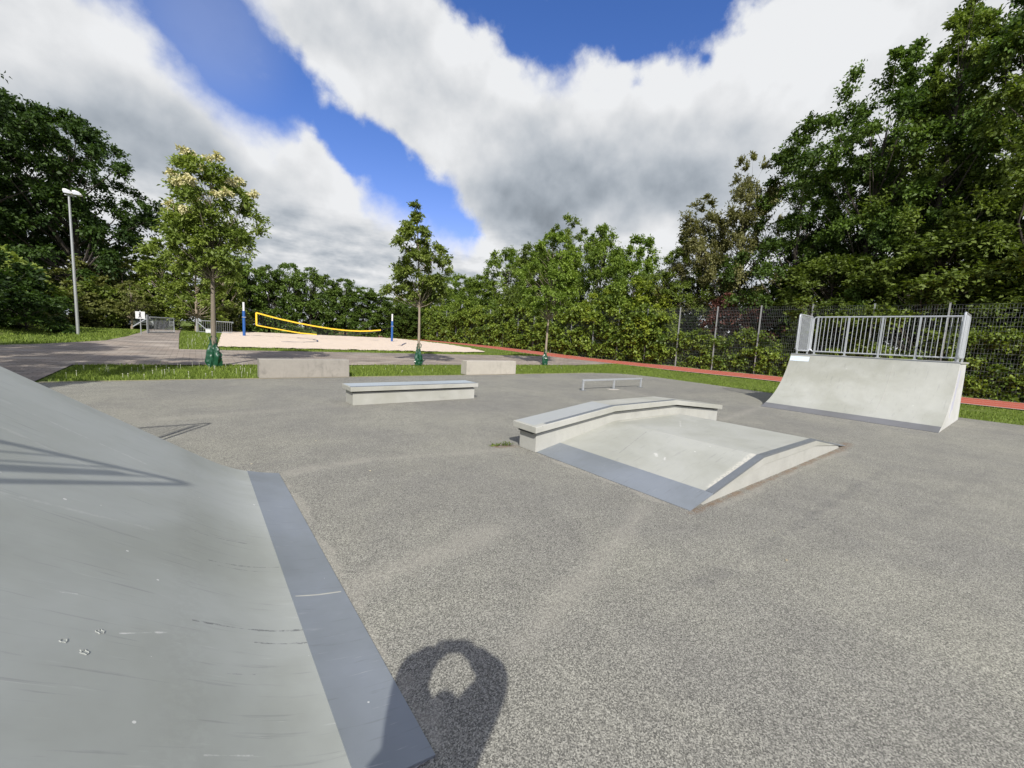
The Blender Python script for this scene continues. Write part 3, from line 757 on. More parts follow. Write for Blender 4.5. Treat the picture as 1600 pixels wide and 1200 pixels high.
# ------------------------------------------------------------------ sports fence with double wire panels
fz = lambda y: Tz(27.6, y)
fence = empty('mesh_fence', (27.6, 0, 0)); tag(fence, 'tall grey double wire mesh fence between running track and hedge', 'fence')
FH = 4.15
pitch = 2.66
mb = MB()
for k in range(0, 43):
    z = FH * k / 42
    if k % 2 == 0:
        mb.tube([(0, 0, z + 0.03), (0, pitch, z + 0.03)], 0.003 if k % 4 else 0.005, 4, cap=False)
for k in range(0, 27):
    y = pitch * k / 27
    top = FH
    mb.tube([(0.012, y, 0.03), (0.012, y, top)], 0.0022, 3, cap=False)
panel0 = mb.build('wire_panel', M['fence'], fence)
mb = MB(); mb.box(-0.04, 0.04, -0.03, 0.03, -0.3, FH + 0.08); mb.box(-0.05, 0.05, -0.04, 0.04, FH + 0.08, FH + 0.10)
post0 = mb.build('fence_post', M['fencepost'], fence)
y = 10.73 - 8 * pitch
first = True
while y < 66:
    for src in (panel0, post0):
        c = src if first else src.copy()
        if not first: COL.objects.link(c); c.parent = fence
        c.location = (0 if src is panel0 else -0.05, y, fz(y))
    if first: pass
    first = False
    y += pitch

# ------------------------------------------------------------------ foliage engine
def mesh_quads(name, V, mat, tint=None):
    """V: (n,4,3) array of separate quads"""
    n = len(V)
    me = bpy.data.meshes.new(name)
    me.vertices.add(n * 4); me.vertices.foreach_set('co', V.reshape(-1).astype(np.float32))
    me.loops.add(n * 4); me.loops.foreach_set('vertex_index', np.arange(n * 4, dtype=np.int32))
    me.polygons.add(n); me.polygons.foreach_set('loop_start', np.arange(0, n * 4, 4, dtype=np.int32))
    try: me.polygons.foreach_set('loop_total', np.full(n, 4, dtype=np.int32))
    except Exception: pass
    me.update(calc_edges=True)
    if tint is not None:
        a = me.attributes.new('tint', 'FLOAT', 'FACE'); a.data.foreach_set('value', tint.astype(np.float32))
    me.materials.append(mat)
    return me
def unit(v): return v / np.maximum(np.linalg.norm(v, axis=-1, keepdims=True), 1e-9)
def leaves(pos, axis, nor, length, width, rs):
    """a folded leaf quad (base, side, tip, side) for every row"""
    ax = unit(axis); no = unit(nor - ax * np.sum(nor * ax, -1, keepdims=True)); sd = np.cross(ax, no)
    L = length[:, None]; W = width[:, None]
    fold = 0.18
    b = pos; t = pos + ax * L - no * L * 0.12
    m = pos + ax * L * 0.48
    l = m + sd * W * 0.5 + no * W * fold; r = m - sd * W * 0.5 + no * W * fold
    return np.stack([b, r, t, l], 1)

def foliage(centers, radii, nspray, nleaf, size, rs, up=0.7, droop=0.35, flat=0.7, center_axis=None, aspect=0.62, clump_tint=0.5):
    C = np.repeat(centers, nspray, 0); Rr = np.repeat(radii, nspray)
    n = len(C)
    d = unit(rs.normal(size=(n, 3)))
    if center_axis is not None:
        out = C - center_axis(C); out[:, 2] *= 0.4
        d = unit(d + 0.75 * unit(out) + np.array([0, 0, 0.25]))
    d[:, 2] *= flat
    ln = Rr * rs.uniform(0.55, 1.25, n)
    ct = np.repeat(rs.uniform(0, 1, len(centers)), nspray)
    st = rs.uniform(0, 1, n)
    s = np.tile(np.linspace(0.12, 1.0, nleaf), n) + rs.uniform(-0.05, 0.05, n * nleaf)
    k = np.repeat(np.arange(n), nleaf)
    P = C[k] + d[k] * (ln[k] * s)[:, None]
    P[:, 2] -= droop * ln[k] * s * s
    P += rs.normal(size=P.shape) * (0.10 * Rr[k])[:, None]
    ax = d[k] * 0.8 + rs.normal(size=P.shape) * 0.55; ax[:, 2] -= 0.25
    no = np.array([0, 0, up]) + d[k] * 0.45 + rs.normal(size=P.shape) * 0.48
    L = size * rs.uniform(0.65, 1.25, len(P))
    V = leaves(P, ax, no, L, L * aspect * rs.uniform(0.8, 1.2, len(P)), rs)
    tint = np.clip(clump_tint * ct[k] + 0.3 * st[k] + 0.25 * rs.uniform(0, 1, len(P)) + (0.5 - clump_tint) * 0.5, 0, 1)
    return V, tint

def make_tree(name, seed, H, base, rad, shape, ncl, clr, nspray, nleaf, size, leafmat, barkmat, trunk_r, trunk_h=None, lean=(0, 0), lump=0.22, inner=0.45, droop=0.3, up=0.7, blossoms=None, limb_every=1, aspect=0.62, fork=0.75, flat=0.7):
    """one tree at the origin: returns its Empty with trunk and crown"""
    rs = np.random.RandomState(seed)
    root = empty(name)
    trunk_h = trunk_h or base
    ph = rs.uniform(0, 6.28, 8)
    def axis_at(z): 
        t = np.clip(z / H, 0, 1)
        return np.stack([lean[0] * t * t + 0.12 * np.sin(ph[6] + 3 * t) * (rad / 3) * t, lean[1] * t * t + 0.12 * np.sin(ph[7] + 3.4 * t) * (rad / 3) * t, z], -1)
    cen = []; crad = []
    tries = 0
    while len(cen) < ncl and tries < ncl * 60:
        tries += 1
        t = rs.uniform(0, 1); a = rs.uniform(0, 2 * math.pi)
        Rm = rad * shape(t) * (1 + lump * (math.sin(2 * a + ph[0] + 4 * t) * 0.5 + math.sin(3 * a + ph[1] - 7 * t) * 0.5 + 0.6 * math.sin(9 * t + ph[2] + a)))
        if rs.uniform() > shape(t) * 0.9 + 0.1: continue
        u = inner + (1 - inner) * math.sqrt(rs.uniform())
        rc = clr * rs.uniform(0.6, 1.25) * (0.65 + 0.35 * shape(t))
        z = base + (H - base) * t
        p = axis_at(np.array(z)) + np.array([math.cos(a), math.sin(a), 0]) * max(0.0, Rm * u - rc * 0.5)
        p[2] = min(p[2], H - rc * 0.45)
        if cen:
            dd = np.linalg.norm(np.array(cen) - p, axis=1)
            if dd.min() < clr * 0.42: continue
        cen.append(p); crad.append(rc)
    cen = np.array(cen); crad = np.array(crad)
    V, tint = foliage(cen, crad, nspray, nleaf, size, rs, up=up, droop=droop, center_axis=lambda C: axis_at(C[:, 2] * 0.85), aspect=aspect, flat=flat)
    me = mesh_quads('crown', V, leafmat, tint)
    crown = bpy.data.objects.new('crown', me); COL.objects.link(crown); crown.parent = root
    # trunk and limbs
    mb = MB()
    pts = [axis_at(np.array(H * fork * k / 9.0)) for k in range(10)]
    pts[0][2] = -0.25
    rad_t = [trunk_r * (1.25 if k == 0 else 1.0) * (1 - 0.78 * (k / 9.0)) for k in range(10)]
    mb.tube(pts, rad_t, 9)
    order = np.argsort(-np.linalg.norm(cen[:, :2], axis=1))
    for q, i in enumerate(range(0, len(cen), limb_every)):
        c = cen[i]
        hd = math.hypot(c[0], c[1])
        z0 = min(max(trunk_h, c[2] - hd * rs.uniform(0.7, 1.3) - 0.3), H * fork * 0.97)
        a = axis_at(np.array(z0)); r0 = trunk_r * (1 - 0.78 * z0 / (H * fork)) * rs.uniform(0.28, 0.45)
        mid = a * 0.5 + c * 0.5 + rs.normal(size=3) * 0.08 * rad + np.array([0, 0, -0.06 * hd])
        q1 = a * 0.72 + mid * 0.28 ; 
        mb.tube([a, a * 0.25 + mid * 0.5 + (a * 0.5 + c * 0.5) * 0.25, mid * 0.55 + c * 0.45, c], [r0, r0 * 0.75, r0 * 0.45, r0 * 0.16], 5, cap=False)
    mb.build('trunk', barkmat, root, smooth=True, angle=60)
    if blossoms:
        nb, bs, bmat = blossoms
        rs2 = np.random.RandomState(seed + 50)
        out = unit(cen - np.array([0, 0, base + (H - base) * 0.35]))
        sc = cen[:, 2] / H + 0.5 * out[:, 2] - 0.35 * out[:, 1] + rs2.uniform(0, 0.9, len(cen))
        pick = np.argsort(-sc)[:nb]
        bc = cen[pick] + out[pick] * crad[pick][:, None] * 1.15
        Vb, tb = foliage(bc, np.full(len(bc), bs), 16, 9, 0.10, rs2, up=0.5, droop=0.2)
        mb_ = mesh_quads('blossom', Vb, bmat, tb)
        ob = bpy.data.objects.new('blossom', mb_); COL.objects.link(ob); ob.parent = crown
    return root

def place(root, x, y, s=1.0, sz=None, rz=0.0, label=None, group=None, cat='tree', first=False, name=None, dz=0.0):
    o = root if first else copy_tree(root)
    o.location = (x, y, Tz(x, y) + dz); o.scale = (s, s, sz or s); o.rotation_euler = (0, 0, rz)
    tag(o, label, cat, group)
    if not group and 'group' in o: del o['group']
    return o

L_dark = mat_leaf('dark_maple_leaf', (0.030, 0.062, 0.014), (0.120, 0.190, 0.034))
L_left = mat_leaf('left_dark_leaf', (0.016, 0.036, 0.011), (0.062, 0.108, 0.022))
L_mid = mat_leaf('mid_green_leaf', (0.072, 0.128, 0.022), (0.235, 0.325, 0.050))
L_olive = mat_leaf('olive_leaf', (0.062, 0.096, 0.018), (0.180, 0.240, 0.046))
L_yel = mat_leaf('yellow_green_leaf', (0.105, 0.165, 0.018), (0.330, 0.380, 0.045))
L_brown = mat_leaf('brownish_leaf', (0.080, 0.082, 0.030), (0.205, 0.205, 0.080))
L_plum = mat_leaf('plum_leaf', (0.050, 0.022, 0.018), (0.165, 0.070, 0.052), 0.15)
L_horn = mat_leaf('hornbeam_leaf', (0.040, 0.080, 0.016), (0.145, 0.215, 0.038))
L_young = mat_leaf('young_ash_leaf', (0.092, 0.140, 0.026), (0.250, 0.310, 0.066))
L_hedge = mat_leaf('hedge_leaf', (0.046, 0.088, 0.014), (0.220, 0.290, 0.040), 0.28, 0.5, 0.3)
L_sunlit = mat_leaf('sunlit_light_green_leaf', (0.085, 0.130, 0.024), (0.240, 0.300, 0.055))  # light green leaf, brightened so that sunlight is painted into its colour
L_sunolive = mat_leaf('sunlit_olive_leaf', (0.090, 0.110, 0.030), (0.225, 0.240, 0.075))  # brighter copy of the olive leaf, sunlight put into the colour
L_bloss = mat_leaf('cream_blossom', (0.44, 0.41, 0.20), (0.64, 0.60, 0.36), 0.2)
B_grey = mat_bark('grey_bark', (0.20, 0.17, 0.13)); B_dark = mat_bark('dark_bark', (0.07, 0.06, 0.05)); B_pale = mat_bark('pale_bark', (0.30, 0.25, 0.19))

egg = lambda t: max(0.05, math.sin(math.pi * min(1, (0.10 + 0.90 * t)) ** 0.85) ** 0.6)
full = lambda t: max(0.12, (1 - max(0, t - 0.35) ** 2 / 0.44) ** 0.5 if t > 0.35 else 0.8 + 0.2 * t / 0.35)
column = lambda t: max(0.18, 1 - 0.85 * t ** 1.8) * (0.75 + 0.25 * min(1, t / 0.15))
spire = lambda t: (0.62 + 0.38 * min(1, t / 0.2)) if t < 0.48 else max(0.16, 1 - (t - 0.48) / 0.38 * 0.80)
cone = lambda t: max(0.12, (1 - t) ** 0.75) * min(1, 0.45 + t / 0.28)
crownA = lambda t: float(np.interp(t, [0, .15, .35, .6, .85, 1], [.38, .80, 1.0, .92, .70, .50]))
vase = lambda t: max(0.12, min(1, 0.30 + t / 0.42) * (1 - max(0, t - 0.5) ** 2 / 0.32) ** 0.5 if t < 1 else 0.12)

# -- three young planted trees
t1 = make_tree('young_tree', 11, 6.75, 3.1, 1.45, crownA, 105, 0.46, 12, 15, 0.14, L_young, B_grey, 0.095, 3.0, blossoms=(20, 0.17, L_bloss), lump=0.3, inner=0.3, droop=0.15, fork=0.82, aspect=0.42)
place(t1, 0.50, 17.5, label='broad young tree with cream blossom clusters and a green bag at its foot', first=True)
t2 = make_tree('young_tree', 23, 7.30, 2.95, 1.45, spire, 78, 0.44, 11, 16, 0.16, L_young, B_pale, 0.07, 2.7, lump=0.45, inner=0.2, droop=0.2, fork=0.93, lean=(-0.3, 0), aspect=0.45)
place(t2, 8.32, 17.9, label='slim pointed young tree standing between the two concrete blocks', first=True)
t3 = make_tree('young_tree', 37, 7.7, 2.95, 2.0, egg, 95, 0.52, 11, 15, 0.165, L_mid, B_pale, 0.075, 2.7, lump=0.25, inner=0.2, droop=0.2, fork=0.85, lean=(0.35, 0), aspect=0.5)
place(t3, 16.5, 18.0, label='young oval tree with a green bag, rightmost of the planted row', first=True)

def bag(x, y, label, seed, hgt=0.85, r=0.24):
    rs = np.random.RandomState(seed); o = empty('watering_bag', (x, y, Tz(x, y))); tag(o, label, 'watering bag', 'watering bags round the young trees')
    nz, na = 16, 28; vs = []; fs = []
    ph = rs.uniform(0, 6.28, 6)
    for i in range(nz + 1):
        t = i / nz
        rr_ = r * (0.86 + 0.20 * math.sin(math.pi * min(1, t * 1.3)) - 0.50 * t ** 1.6)
        for k in range(na):
            a = 2 * math.pi * k / na
            q = rr_ * (1 + 0.16 * math.sin(3 * a + ph[0] + 4 * t) + 0.12 * math.sin(7 * a + ph[1] - 5 * t) + 0.09 * math.sin(12 * a + ph[2] + 8 * t) * (0.4 + t)) + 0.016 * rs.normal()
            vs.append((q * math.cos(a), q * math.sin(a) * 0.85, hgt * t * (1 + 0.03 * math.sin(2 * a + ph[3]))))
    for i in range(nz):
        for k in range(na):
            j = (k + 1) % na; fs.append((i * na + k, i * na + j, (i + 1) * na + j, (i + 1) * na + k))
    fs.append(tuple(range(na))[::-1])
    mb = MB(); mb.add(vs, fs); mb.build('sack', M['bag'], o, smooth=True, angle=28)
    mb = MB()
    for s in (-1, 1):
        mb.tube([(s * 0.09, -0.05, hgt * 0.93), (s * 0.11, -0.06, hgt * 1.10), (s * 0.05, -0.06, hgt * 1.16), (s * 0.03, -0.04, hgt * 0.96)], 0.016, 5)
    mb.build('strap', M['bag'], o)
bag(0.50, 17.5, 'dark green watering bag round the broad blossoming tree', 1, 0.92, 0.215)
bag(8.32, 17.9, 'dark green watering bag round the slim pointed tree', 2, 0.90, 0.17)
bag(16.5, 18.0, 'dark green watering bag round the young oval tree at the row end', 3, 0.82, 0.17)

# -- big trees on the right behind the fence
big = [make_tree('maple_tree', 100 + i, 18.5, 2.6, 4.4, full, 150, 1.0, 17, 17, 0.205, L_dark, B_dark, 0.26, 3.0, lump=0.42, inner=0.35, droop=0.28, flat=0.85, limb_every=2) for i in range(2)]
loose = [make_tree('loose_tree', 120 + i, 14.5, 3.2, 3.2, egg, 115, 0.8, 14, 15, 0.185, m, B_dark, 0.18, 3.0, lump=0.40, inner=0.2, droop=0.1, flat=1.05) for i, m in enumerate((L_brown, L_olive))]
tall = make_tree('tall_tree', 131, 21.0, 3.0, 4.0, column, 140, 0.9, 16, 16, 0.19, L_olive, B_dark, 0.27, 3.5, lump=0.5, inner=0.25, droop=0.12, flat=1.1)
midt = [make_tree('green_tree', 140 + i, 12.0, 1.0, 3.7, full, 140, 1.0, 15, 15, 0.235, m, B_dark, 0.17, 2.0, lump=0.36, inner=0.3, droop=0.2, flat=0.95) for i, m in enumerate((L_mid, L_olive, L_mid))]
yel = make_tree('yellow_maple', 151, 7.2, 0.5, 2.9, full, 110, 0.78, 15, 15, 0.19, L_yel, B_dark, 0.12, 1.2, lump=0.3, inner=0.3, droop=0.4)

place(loose[0], 31.2, 16.9, 0.93, 0.90, 0.3, 'brownish sparse tree rising behind the plum bush', first=True)
place(loose[0], 31.8, 14.1, 0.80, 1.06, 2.2, 'tall narrow brownish tree leaning on the dark round maple')
place(loose[1], 30.6, 18.0, 0.8, 0.66, 1.2, 'olive loose tree left of the brownish sparse tree', first=True)
place(big[0], 32.6, 10.9, 0.90, 0.90, 0.4, 'dark round maple behind the left end of the quarter pipe', first=True)
place(big[1], 33.0, 7.3, 0.92, 1.04, 1.9, 'dark maple rising behind the middle of the quarter pipe railing', first=True)
place(tall, 32.2, 4.3, 0.95, 1.0, 0.0, 'tallest windblown tree behind the right end of the railing', first=True)
place(big[0], 33.5, 1.6, 0.95, 1.16, 3.3, 'huge dark tree cut by the right edge of the view')
place(tall, 31.6, 0.2, 1.0, 1.02, 2.0, 'tall light olive tree at the far right edge')
place(big[1], 37.5, 4.5, 1.0, 1.22, 4.3, 'dark tree far back behind the tallest windblown tree')
place(big[1], 33.5, -3.6, 1.0, 1.1, 0.7, 'dark tree beyond the right edge of the view')
place(big[0], 37.5, 10.5, 0.95, 0.92, 5.0, 'dark tree second row behind the dark round maple')
place(midt[1], 30.4, 8.0, 0.85, 0.62, 0.5, 'low olive tree leaning over the fence behind the railing', first=True)
place(midt[1], 30.2, 3.6, 0.9, 0.72, 2.5, 'low olive tree over the fence right of the quarter pipe')
place(midt[1], 30.6, -0.6, 0.9, 0.75, 3.9, 'low olive tree over the fence at the picture edge')

place(midt[0], 31.5, 23.2, 0.85, 0.90, 0.2, 'bright green tree left of the brownish sparse tree', first=True)
place(yel, 30.0, 20.2, 1.0, 0.98, 0.3, 'yellow green maple overhanging the fence corner post', first=True)
place(yel, 30.2, 24.2, 1.0, 0.86, 2.3, 'smaller yellow green maple beside the overhanging one')
place(midt[2], 32.5, 28.0, 0.85, 1.06, 1.1, 'fresh green tall tree behind the smaller yellow maple', first=True)
place(loose[1], 32.4, 33.0, 1.0, 1.0, 0.9, 'thin topped olive tree behind the rightmost young tree')
place(midt[1], 31.0, 37.0, 0.9, 0.98, 5.0, 'olive green tree left behind the rightmost young tree')
place(midt[0], 31.5, 42.0, 0.95, 1.0, 2.9, 'bluish green tree with a knobbly top right of the slim young tree')
place(midt[2], 30.8, 47.5, 0.9, 0.75, 3.3, 'rounded low green tree right behind the slim pointed tree')
place(midt[0], 31.2, 53.0, 0.95, 0.80, 4.4, 'rounded bright green tree behind the slim pointed tree')
place(midt[1], 31.0, 60.0, 1.0, 0.86, 1.4, 'farther green tree at the end of the running track hedge')
place(midt[2], 30.0, 69.0, 1.0, 0.62, 0.4, 'low distant tree where the track disappears')

plum = make_tree('plum_bush', 161, 5.4, 2.4, 1.7, full, 34, 0.62, 11, 13, 0.16, L_plum, B_dark, 0.075, 2.2, lump=0.3, inner=0.1)
place(plum, 29.3, 13.6, 1.0, 0.98, 0.4, 'dark red plum bush showing over the mesh fence', cat='bush', first=True)
place(plum, 30.2, 11.6, 0.75, 0.95, 2.4, 'smaller dark red plum bush right of the larger one', cat='bush')

# -- leafy hedge along the fence
rs = np.random.RandomState(77)
Vs = []; Ts = []
for (ya, yb, st, k_, ns_, nl_, sz_) in ((-9, 18, 0.34, 10, 15, 10, 0.135), (17.2, 72, 0.50, 17, 12, 9, 0.22)):
    cen = []; rad_ = []
    for y in np.arange(ya, yb, st):
        top = (2.15 + 0.6 * math.sin(y * 0.5 + 1) + 0.4 * math.sin(y * 1.3)) if y < 17.2 else 4.5 + 0.5 * math.sin(y * 0.6) + 0.4 * math.sin(y * 1.7)
        xc = 28.15 if y < 17.2 else 27.85
        for k in range(k_):
            z = rs.uniform(0.05, 1.0) * top
            cen.append((xc + rs.uniform(-0.6, 0.8), y + rs.uniform(-0.3, 0.3), z + Tz(28.5, y))); rad_.append(rs.uniform(0.35, 0.62))
    V, tint = foliage(np.array(cen), np.array(rad_), ns_, nl_, sz_, rs, up=0.45, droop=0.25, clump_tint=0.6, aspect=0.75)
    Vs.append(V); Ts.append(tint)
V = np.concatenate(Vs); tint = np.concatenate(Ts)
hd = bpy.data.objects.new('hedge', mesh_quads('hedge', V, L_hedge, tint)); COL.objects.link(hd)
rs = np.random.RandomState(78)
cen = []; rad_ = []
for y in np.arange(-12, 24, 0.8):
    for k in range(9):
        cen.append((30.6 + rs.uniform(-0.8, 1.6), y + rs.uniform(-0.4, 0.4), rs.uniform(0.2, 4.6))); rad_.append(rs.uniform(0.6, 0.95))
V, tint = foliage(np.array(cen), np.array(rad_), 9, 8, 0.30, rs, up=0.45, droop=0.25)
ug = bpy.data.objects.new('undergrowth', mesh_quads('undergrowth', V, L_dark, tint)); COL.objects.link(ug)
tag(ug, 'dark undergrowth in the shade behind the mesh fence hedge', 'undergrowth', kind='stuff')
tag(hd, 'long leafy hedge growing along and through the mesh fence', 'hedge')

# -- dense hornbeam row behind the sand court
horn = [make_tree('hornbeam_tree', 180 + i, 8.6, 0.2, 2.5, full, 85, 0.85, 13, 12, 0.24, L_horn, B_dark, 0.16, 0.6, lump=0.25, inner=0.5, droop=0.3) for i in range(3)]
rp = random.Random(21)
for i, (x, hh) in enumerate([(2.8, 8.3), (5.0, 8.6), (7.2, 8.4), (9.5, 8.7), (11.8, 8.4), (14.0, 8.2), (16.2, 7.6), (18.4, 7.1), (20.6, 6.5), (22.8, 5.9), (25.2, 5.2), (27.4, 4.8)]):
    y = 58 + rp.uniform(-0.6, 0.8)
    place(horn[i % 3], x, y, 0.98 * rp.uniform(0.92, 1.1), (hh - 0.2) / 8.6 * rp.uniform(0.97, 1.03), rp.uniform(0, 6), 'dense dark hornbeam in the tall row behind the sand court', 'hornbeams behind the sand court', first=i < 3)

# -- trees and bushes on the left
lb = [make_tree('dark_tree', 200 + i, 15.0, 3.4, 4.6, full, 150, 1.05, 14, 15, 0.25, L_left, B_dark, 0.36, 3.2, lump=0.28, inner=0.35, droop=0.35, limb_every=2) for i in range(2)]
place(lb[0], -8.2, 54.0, 1.15, 1.22, 0.6, 'big dark tree right behind the lamp post', first=True)
place(lb[1], -14.8, 52.0, 1.30, 1.38, 0.2, 'taller dark tree at the left edge of the view', first=True)
place(lb[0], -13.0, 62.0, 1.2, 1.3, 2.9, 'dark tree filling the gap behind the lamp post tree')
place(lb[1], -12.8, 13.0, 0.85, 0.85, 2.2, 'dark tree out of view whose shade falls on the brick path')
place(lb[0], -10.2, 6.8, 0.85, 0.85, 4.2, 'dark tree out of view left of the bank ramp')
shr = [make_tree('leafy_shrub', 220 + i, 3.4, 0.1, 1.9, full, 40, 0.62, 10, 11, 0.22, m, B_dark, 0.05, 0.3, lump=0.3, inner=0.2, droop=0.4) for i, m in enumerate((L_left, L_sunolive, L_sunlit))]
place(shr[0], -9.4, 31.0, 1.25, 0.95, 0, 'dark spreading shrub on the mound at the left edge', cat='shrub', first=True)
place(shr[0], -7.4, 34.6, 1.0, 0.72, 2, 'low dark shrub on the mound behind the lamp post', cat='shrub')
place(shr[0], -9.0, 36.8, 1.3, 1.15, 4, 'dark shrub under the taller dark tree', cat='shrub')
place(shr[2], -10.6, 44.0, 1.5, 1.3, 1, 'sunlit green shrub seen under the taller dark tree', cat='shrub', first=True)
place(shr[1], -8.2, 46.5, 1.5, 1.0, 2.2, 'sunlit olive shrub just left of the lamp post foot', cat='shrub', first=True)
place(shr[2], -6.0, 50.0, 1.5, 1.25, 3.1, 'sunlit green shrub right of the lamp post foot', cat='shrub')
lt_ = [make_tree('light_tree', 230 + i, 8.0, 1.4, 2.5, egg, 70, 0.75, 10, 11, 0.24, m, bk, 0.15, 1.6, lump=0.32, inner=0.25, droop=0.35) for i, (m, bk) in enumerate(((L_sunlit, B_pale), (L_sunolive, B_pale)))]
place(lt_[0], 0.15, 47.0, 1.0, 0.86, 0.4, 'light green tree with pale trunk between the two gates', first=True)
place(lt_[0], -2.2, 51.0, 1.0, 0.88, 2.1, 'light green tree rising behind the barred gate')
place(lt_[1], -5.2, 53.0, 1.0, 0.80, 0.8, 'olive tree behind the white pedestrian sign', first=True)
place(lt_[1], -7.8, 52.0, 1.0, 0.74, 3.8, 'olive tree with thin pale trunk left of the sign')
place(lt_[1], -4.2, 47.2, 0.6, 0.50, 5.0, 'small olive tree left of the parked car')
place(shr[1], -6.4, 47.5, 1.0, 0.8, 1, 'olive shrub left of the parked car', cat='shrub')
place(shr[1], -3.1, 51.6, 1.1, 0.9, 3, 'olive shrub right behind the parked car', cat='shrub')
place(shr[2], -1.2, 50.0, 1.0, 0.75, 4.5, 'green shrub behind the gate leaf', cat='shrub')
place(shr[1], 2.6, 52.5, 1.3, 0.9, 2, 'olive shrub behind the second barred gate', cat='shrub')
place(lt_[0], 2.4, 54.0, 0.9, 0.92, 5.2, 'light green tree left of the dense hornbeam row')
for i, (x, y, s, z) in enumerate([(-16, 70, 1.8, 1.5), (-10, 70, 1.8, 1.4), (-4.5, 66, 1.7, 1.25), (1, 68, 1.7, 1.2)]):
    place(lt_[i % 2], x, y, s, z, i * 1.3, 'large distant green tree closing the view behind the gate', 'distant trees behind the gate')

# ------------------------------------------------------------------ grass blades
def blades(name, regions, seed, mat):
    rs = np.random.RandomState(seed); Vs = []; Ts = []
    for (x0, x1, y0, y1, dens, h0, h1, w, test) in regions:
        n = int((x1 - x0) * (y1 - y0) * dens)
        x = rs.uniform(x0, x1, n); y = rs.uniform(y0, y1, n)
        # tufty distribution
        keep = (np.sin(x * 2.3 + 1.1 * np.sin(y * 1.7)) + np.sin(y * 3.1 + x) + 2.2) / 4.2 > rs.uniform(0, 0.75, n)
        if test is not None: keep &= test(x, y)
        x, y = x[keep], y[keep]; n = len(x)
        z = T(x, y) - 0.02
        h = rs.uniform(h0, h1, n); a = rs.uniform(0, 6.283, n); ln = rs.uniform(0.1, 0.7, n) * h
        b = rs.uniform(0, 6.283, n)
        p = np.stack([x, y, z], -1); s = np.stack([np.cos(a), np.sin(a), 0 * a], -1) * (w * rs.uniform(0.7, 1.3, n))[:, None]
        lean = np.stack([np.cos(b), np.sin(b), 0 * b], -1) * ln[:, None]
        mid = p + lean * 0.35 + np.stack([0 * h, 0 * h, h * 0.6], -1)
        top = p + lean + np.stack([0 * h, 0 * h, h], -1)
        Vs.append(np.stack([p - s, p + s, mid + s * 0.7, top], 1)); Ts.append(rs.uniform(0, 1, n))
    o = bpy.data.objects.new(name, mesh_quads(name, np.concatenate(Vs), mat, np.concatenate(Ts))); COL.objects.link(o)
    return o
L_grass = mat_leaf('grass_blade', (0.085, 0.130, 0.020), (0.215, 0.285, 0.055), 0.3, 0.6, 0.2)
strip = lambda x, y: ~(((x > 1.4) & (x < 4.2)) | ((x > 8.6) & (x < 11.4)) & (y < 14.75) & (y > 14.1)) | (y > 14.75)
not_pad = lambda x, y: x > np.interp(y, [-16, .5, 2.5, 6, 9, 11.5, 12.8, 13.6, 14], [17.4, 17.3, 17.35, 17.6, 18.1, 18.45, 18.35, 17.9, 17.0]) + 0.05
left_of_path = lambda x, y: x < np.interp(y, [23, 24.5, 26, 29, 33, 38, 50], [-6.6, -6.4, -5.1, -3.6, -3.2, -3.0, -3.2])
mid_patch = lambda x, y: (x > np.interp(y, [24.5, 38, 62], [-0.6, -0.85, -1.2])) & (x < np.interp(y, [24.6, 26, 28, 52], [0.9, 0.9, 1.05, 2.3]))
gr = blades('grass', [(-2.9, 23, 14.16, 17.95, 560, 0.04, 0.11, 0.010, strip), (17.2, 22.9, -6, 14.2, 330, 0.03, 0.07, 0.011, not_pad), (-0.8, 2.2, 24.55, 46, 200, 0.05, 0.14, 0.016, mid_patch),
                      (0.9, 23, 24.55, 26.4, 210, 0.05, 0.13, 0.014, None), (-12, -2.5, 24.6, 44, 110, 0.06, 0.16, 0.020, left_of_path), (20.5, 23.0, 26, 56, 70, 0.05, 0.12, 0.02, None), (27.25, 28.6, -8, 30, 90, 0.05, 0.16, 0.012, None)], 4, L_grass)
tag(gr, 'short green grass blades on the strips beside the asphalt', 'grass', kind='stuff')
# dandelion clocks and daisies
rs = np.random.RandomState(12)
def flowers(name, spots, mat, label):
    Vs = []
    for (x0, x1, y0, y1, n, hz) in spots:
        x = rs.uniform(x0, x1, n); y = rs.uniform(y0, y1, n); z = T(x, y) + rs.uniform(hz * 0.6, hz, n)
        c = np.stack([x, y, z], -1); r = 0.015
        for d in ((1, 0, 0), (0, 1, 0), (0, 0, 1)):
            d = np.array(d); a = np.roll(d, 1) * r; b = np.roll(d, 2) * r
            Vs.append(np.stack([c - a, c - b, c + a, c + b], 1))
        s = np.array([0.003, 0, 0]); g0 = np.stack([x, y, T(x, y) - 0.02], -1)
        Vs.append(np.stack([g0 - s, g0 + s, c + s, c - s], 1))
    V = np.concatenate(Vs); o = bpy.data.objects.new(name, mesh_quads(name, V, mat, np.ones(len(V)))); COL.objects.link(o)
    tag(o, label, 'flowers', kind='stuff')
L_clock = mat_leaf('dandelion_fluff', (0.5, 0.5, 0.44), (0.62, 0.62, 0.55), 0.3)
flowers('dandelion_clocks', [(-2.6, 1.4, 14.5, 17.8, 48, 0.17), (1.4, 17, 14.8, 17.8, 40, 0.11), (-0.4, 1.2, 25, 36, 36, 0.2)], L_clock, 'scattered pale dandelion clocks in the grass strip')

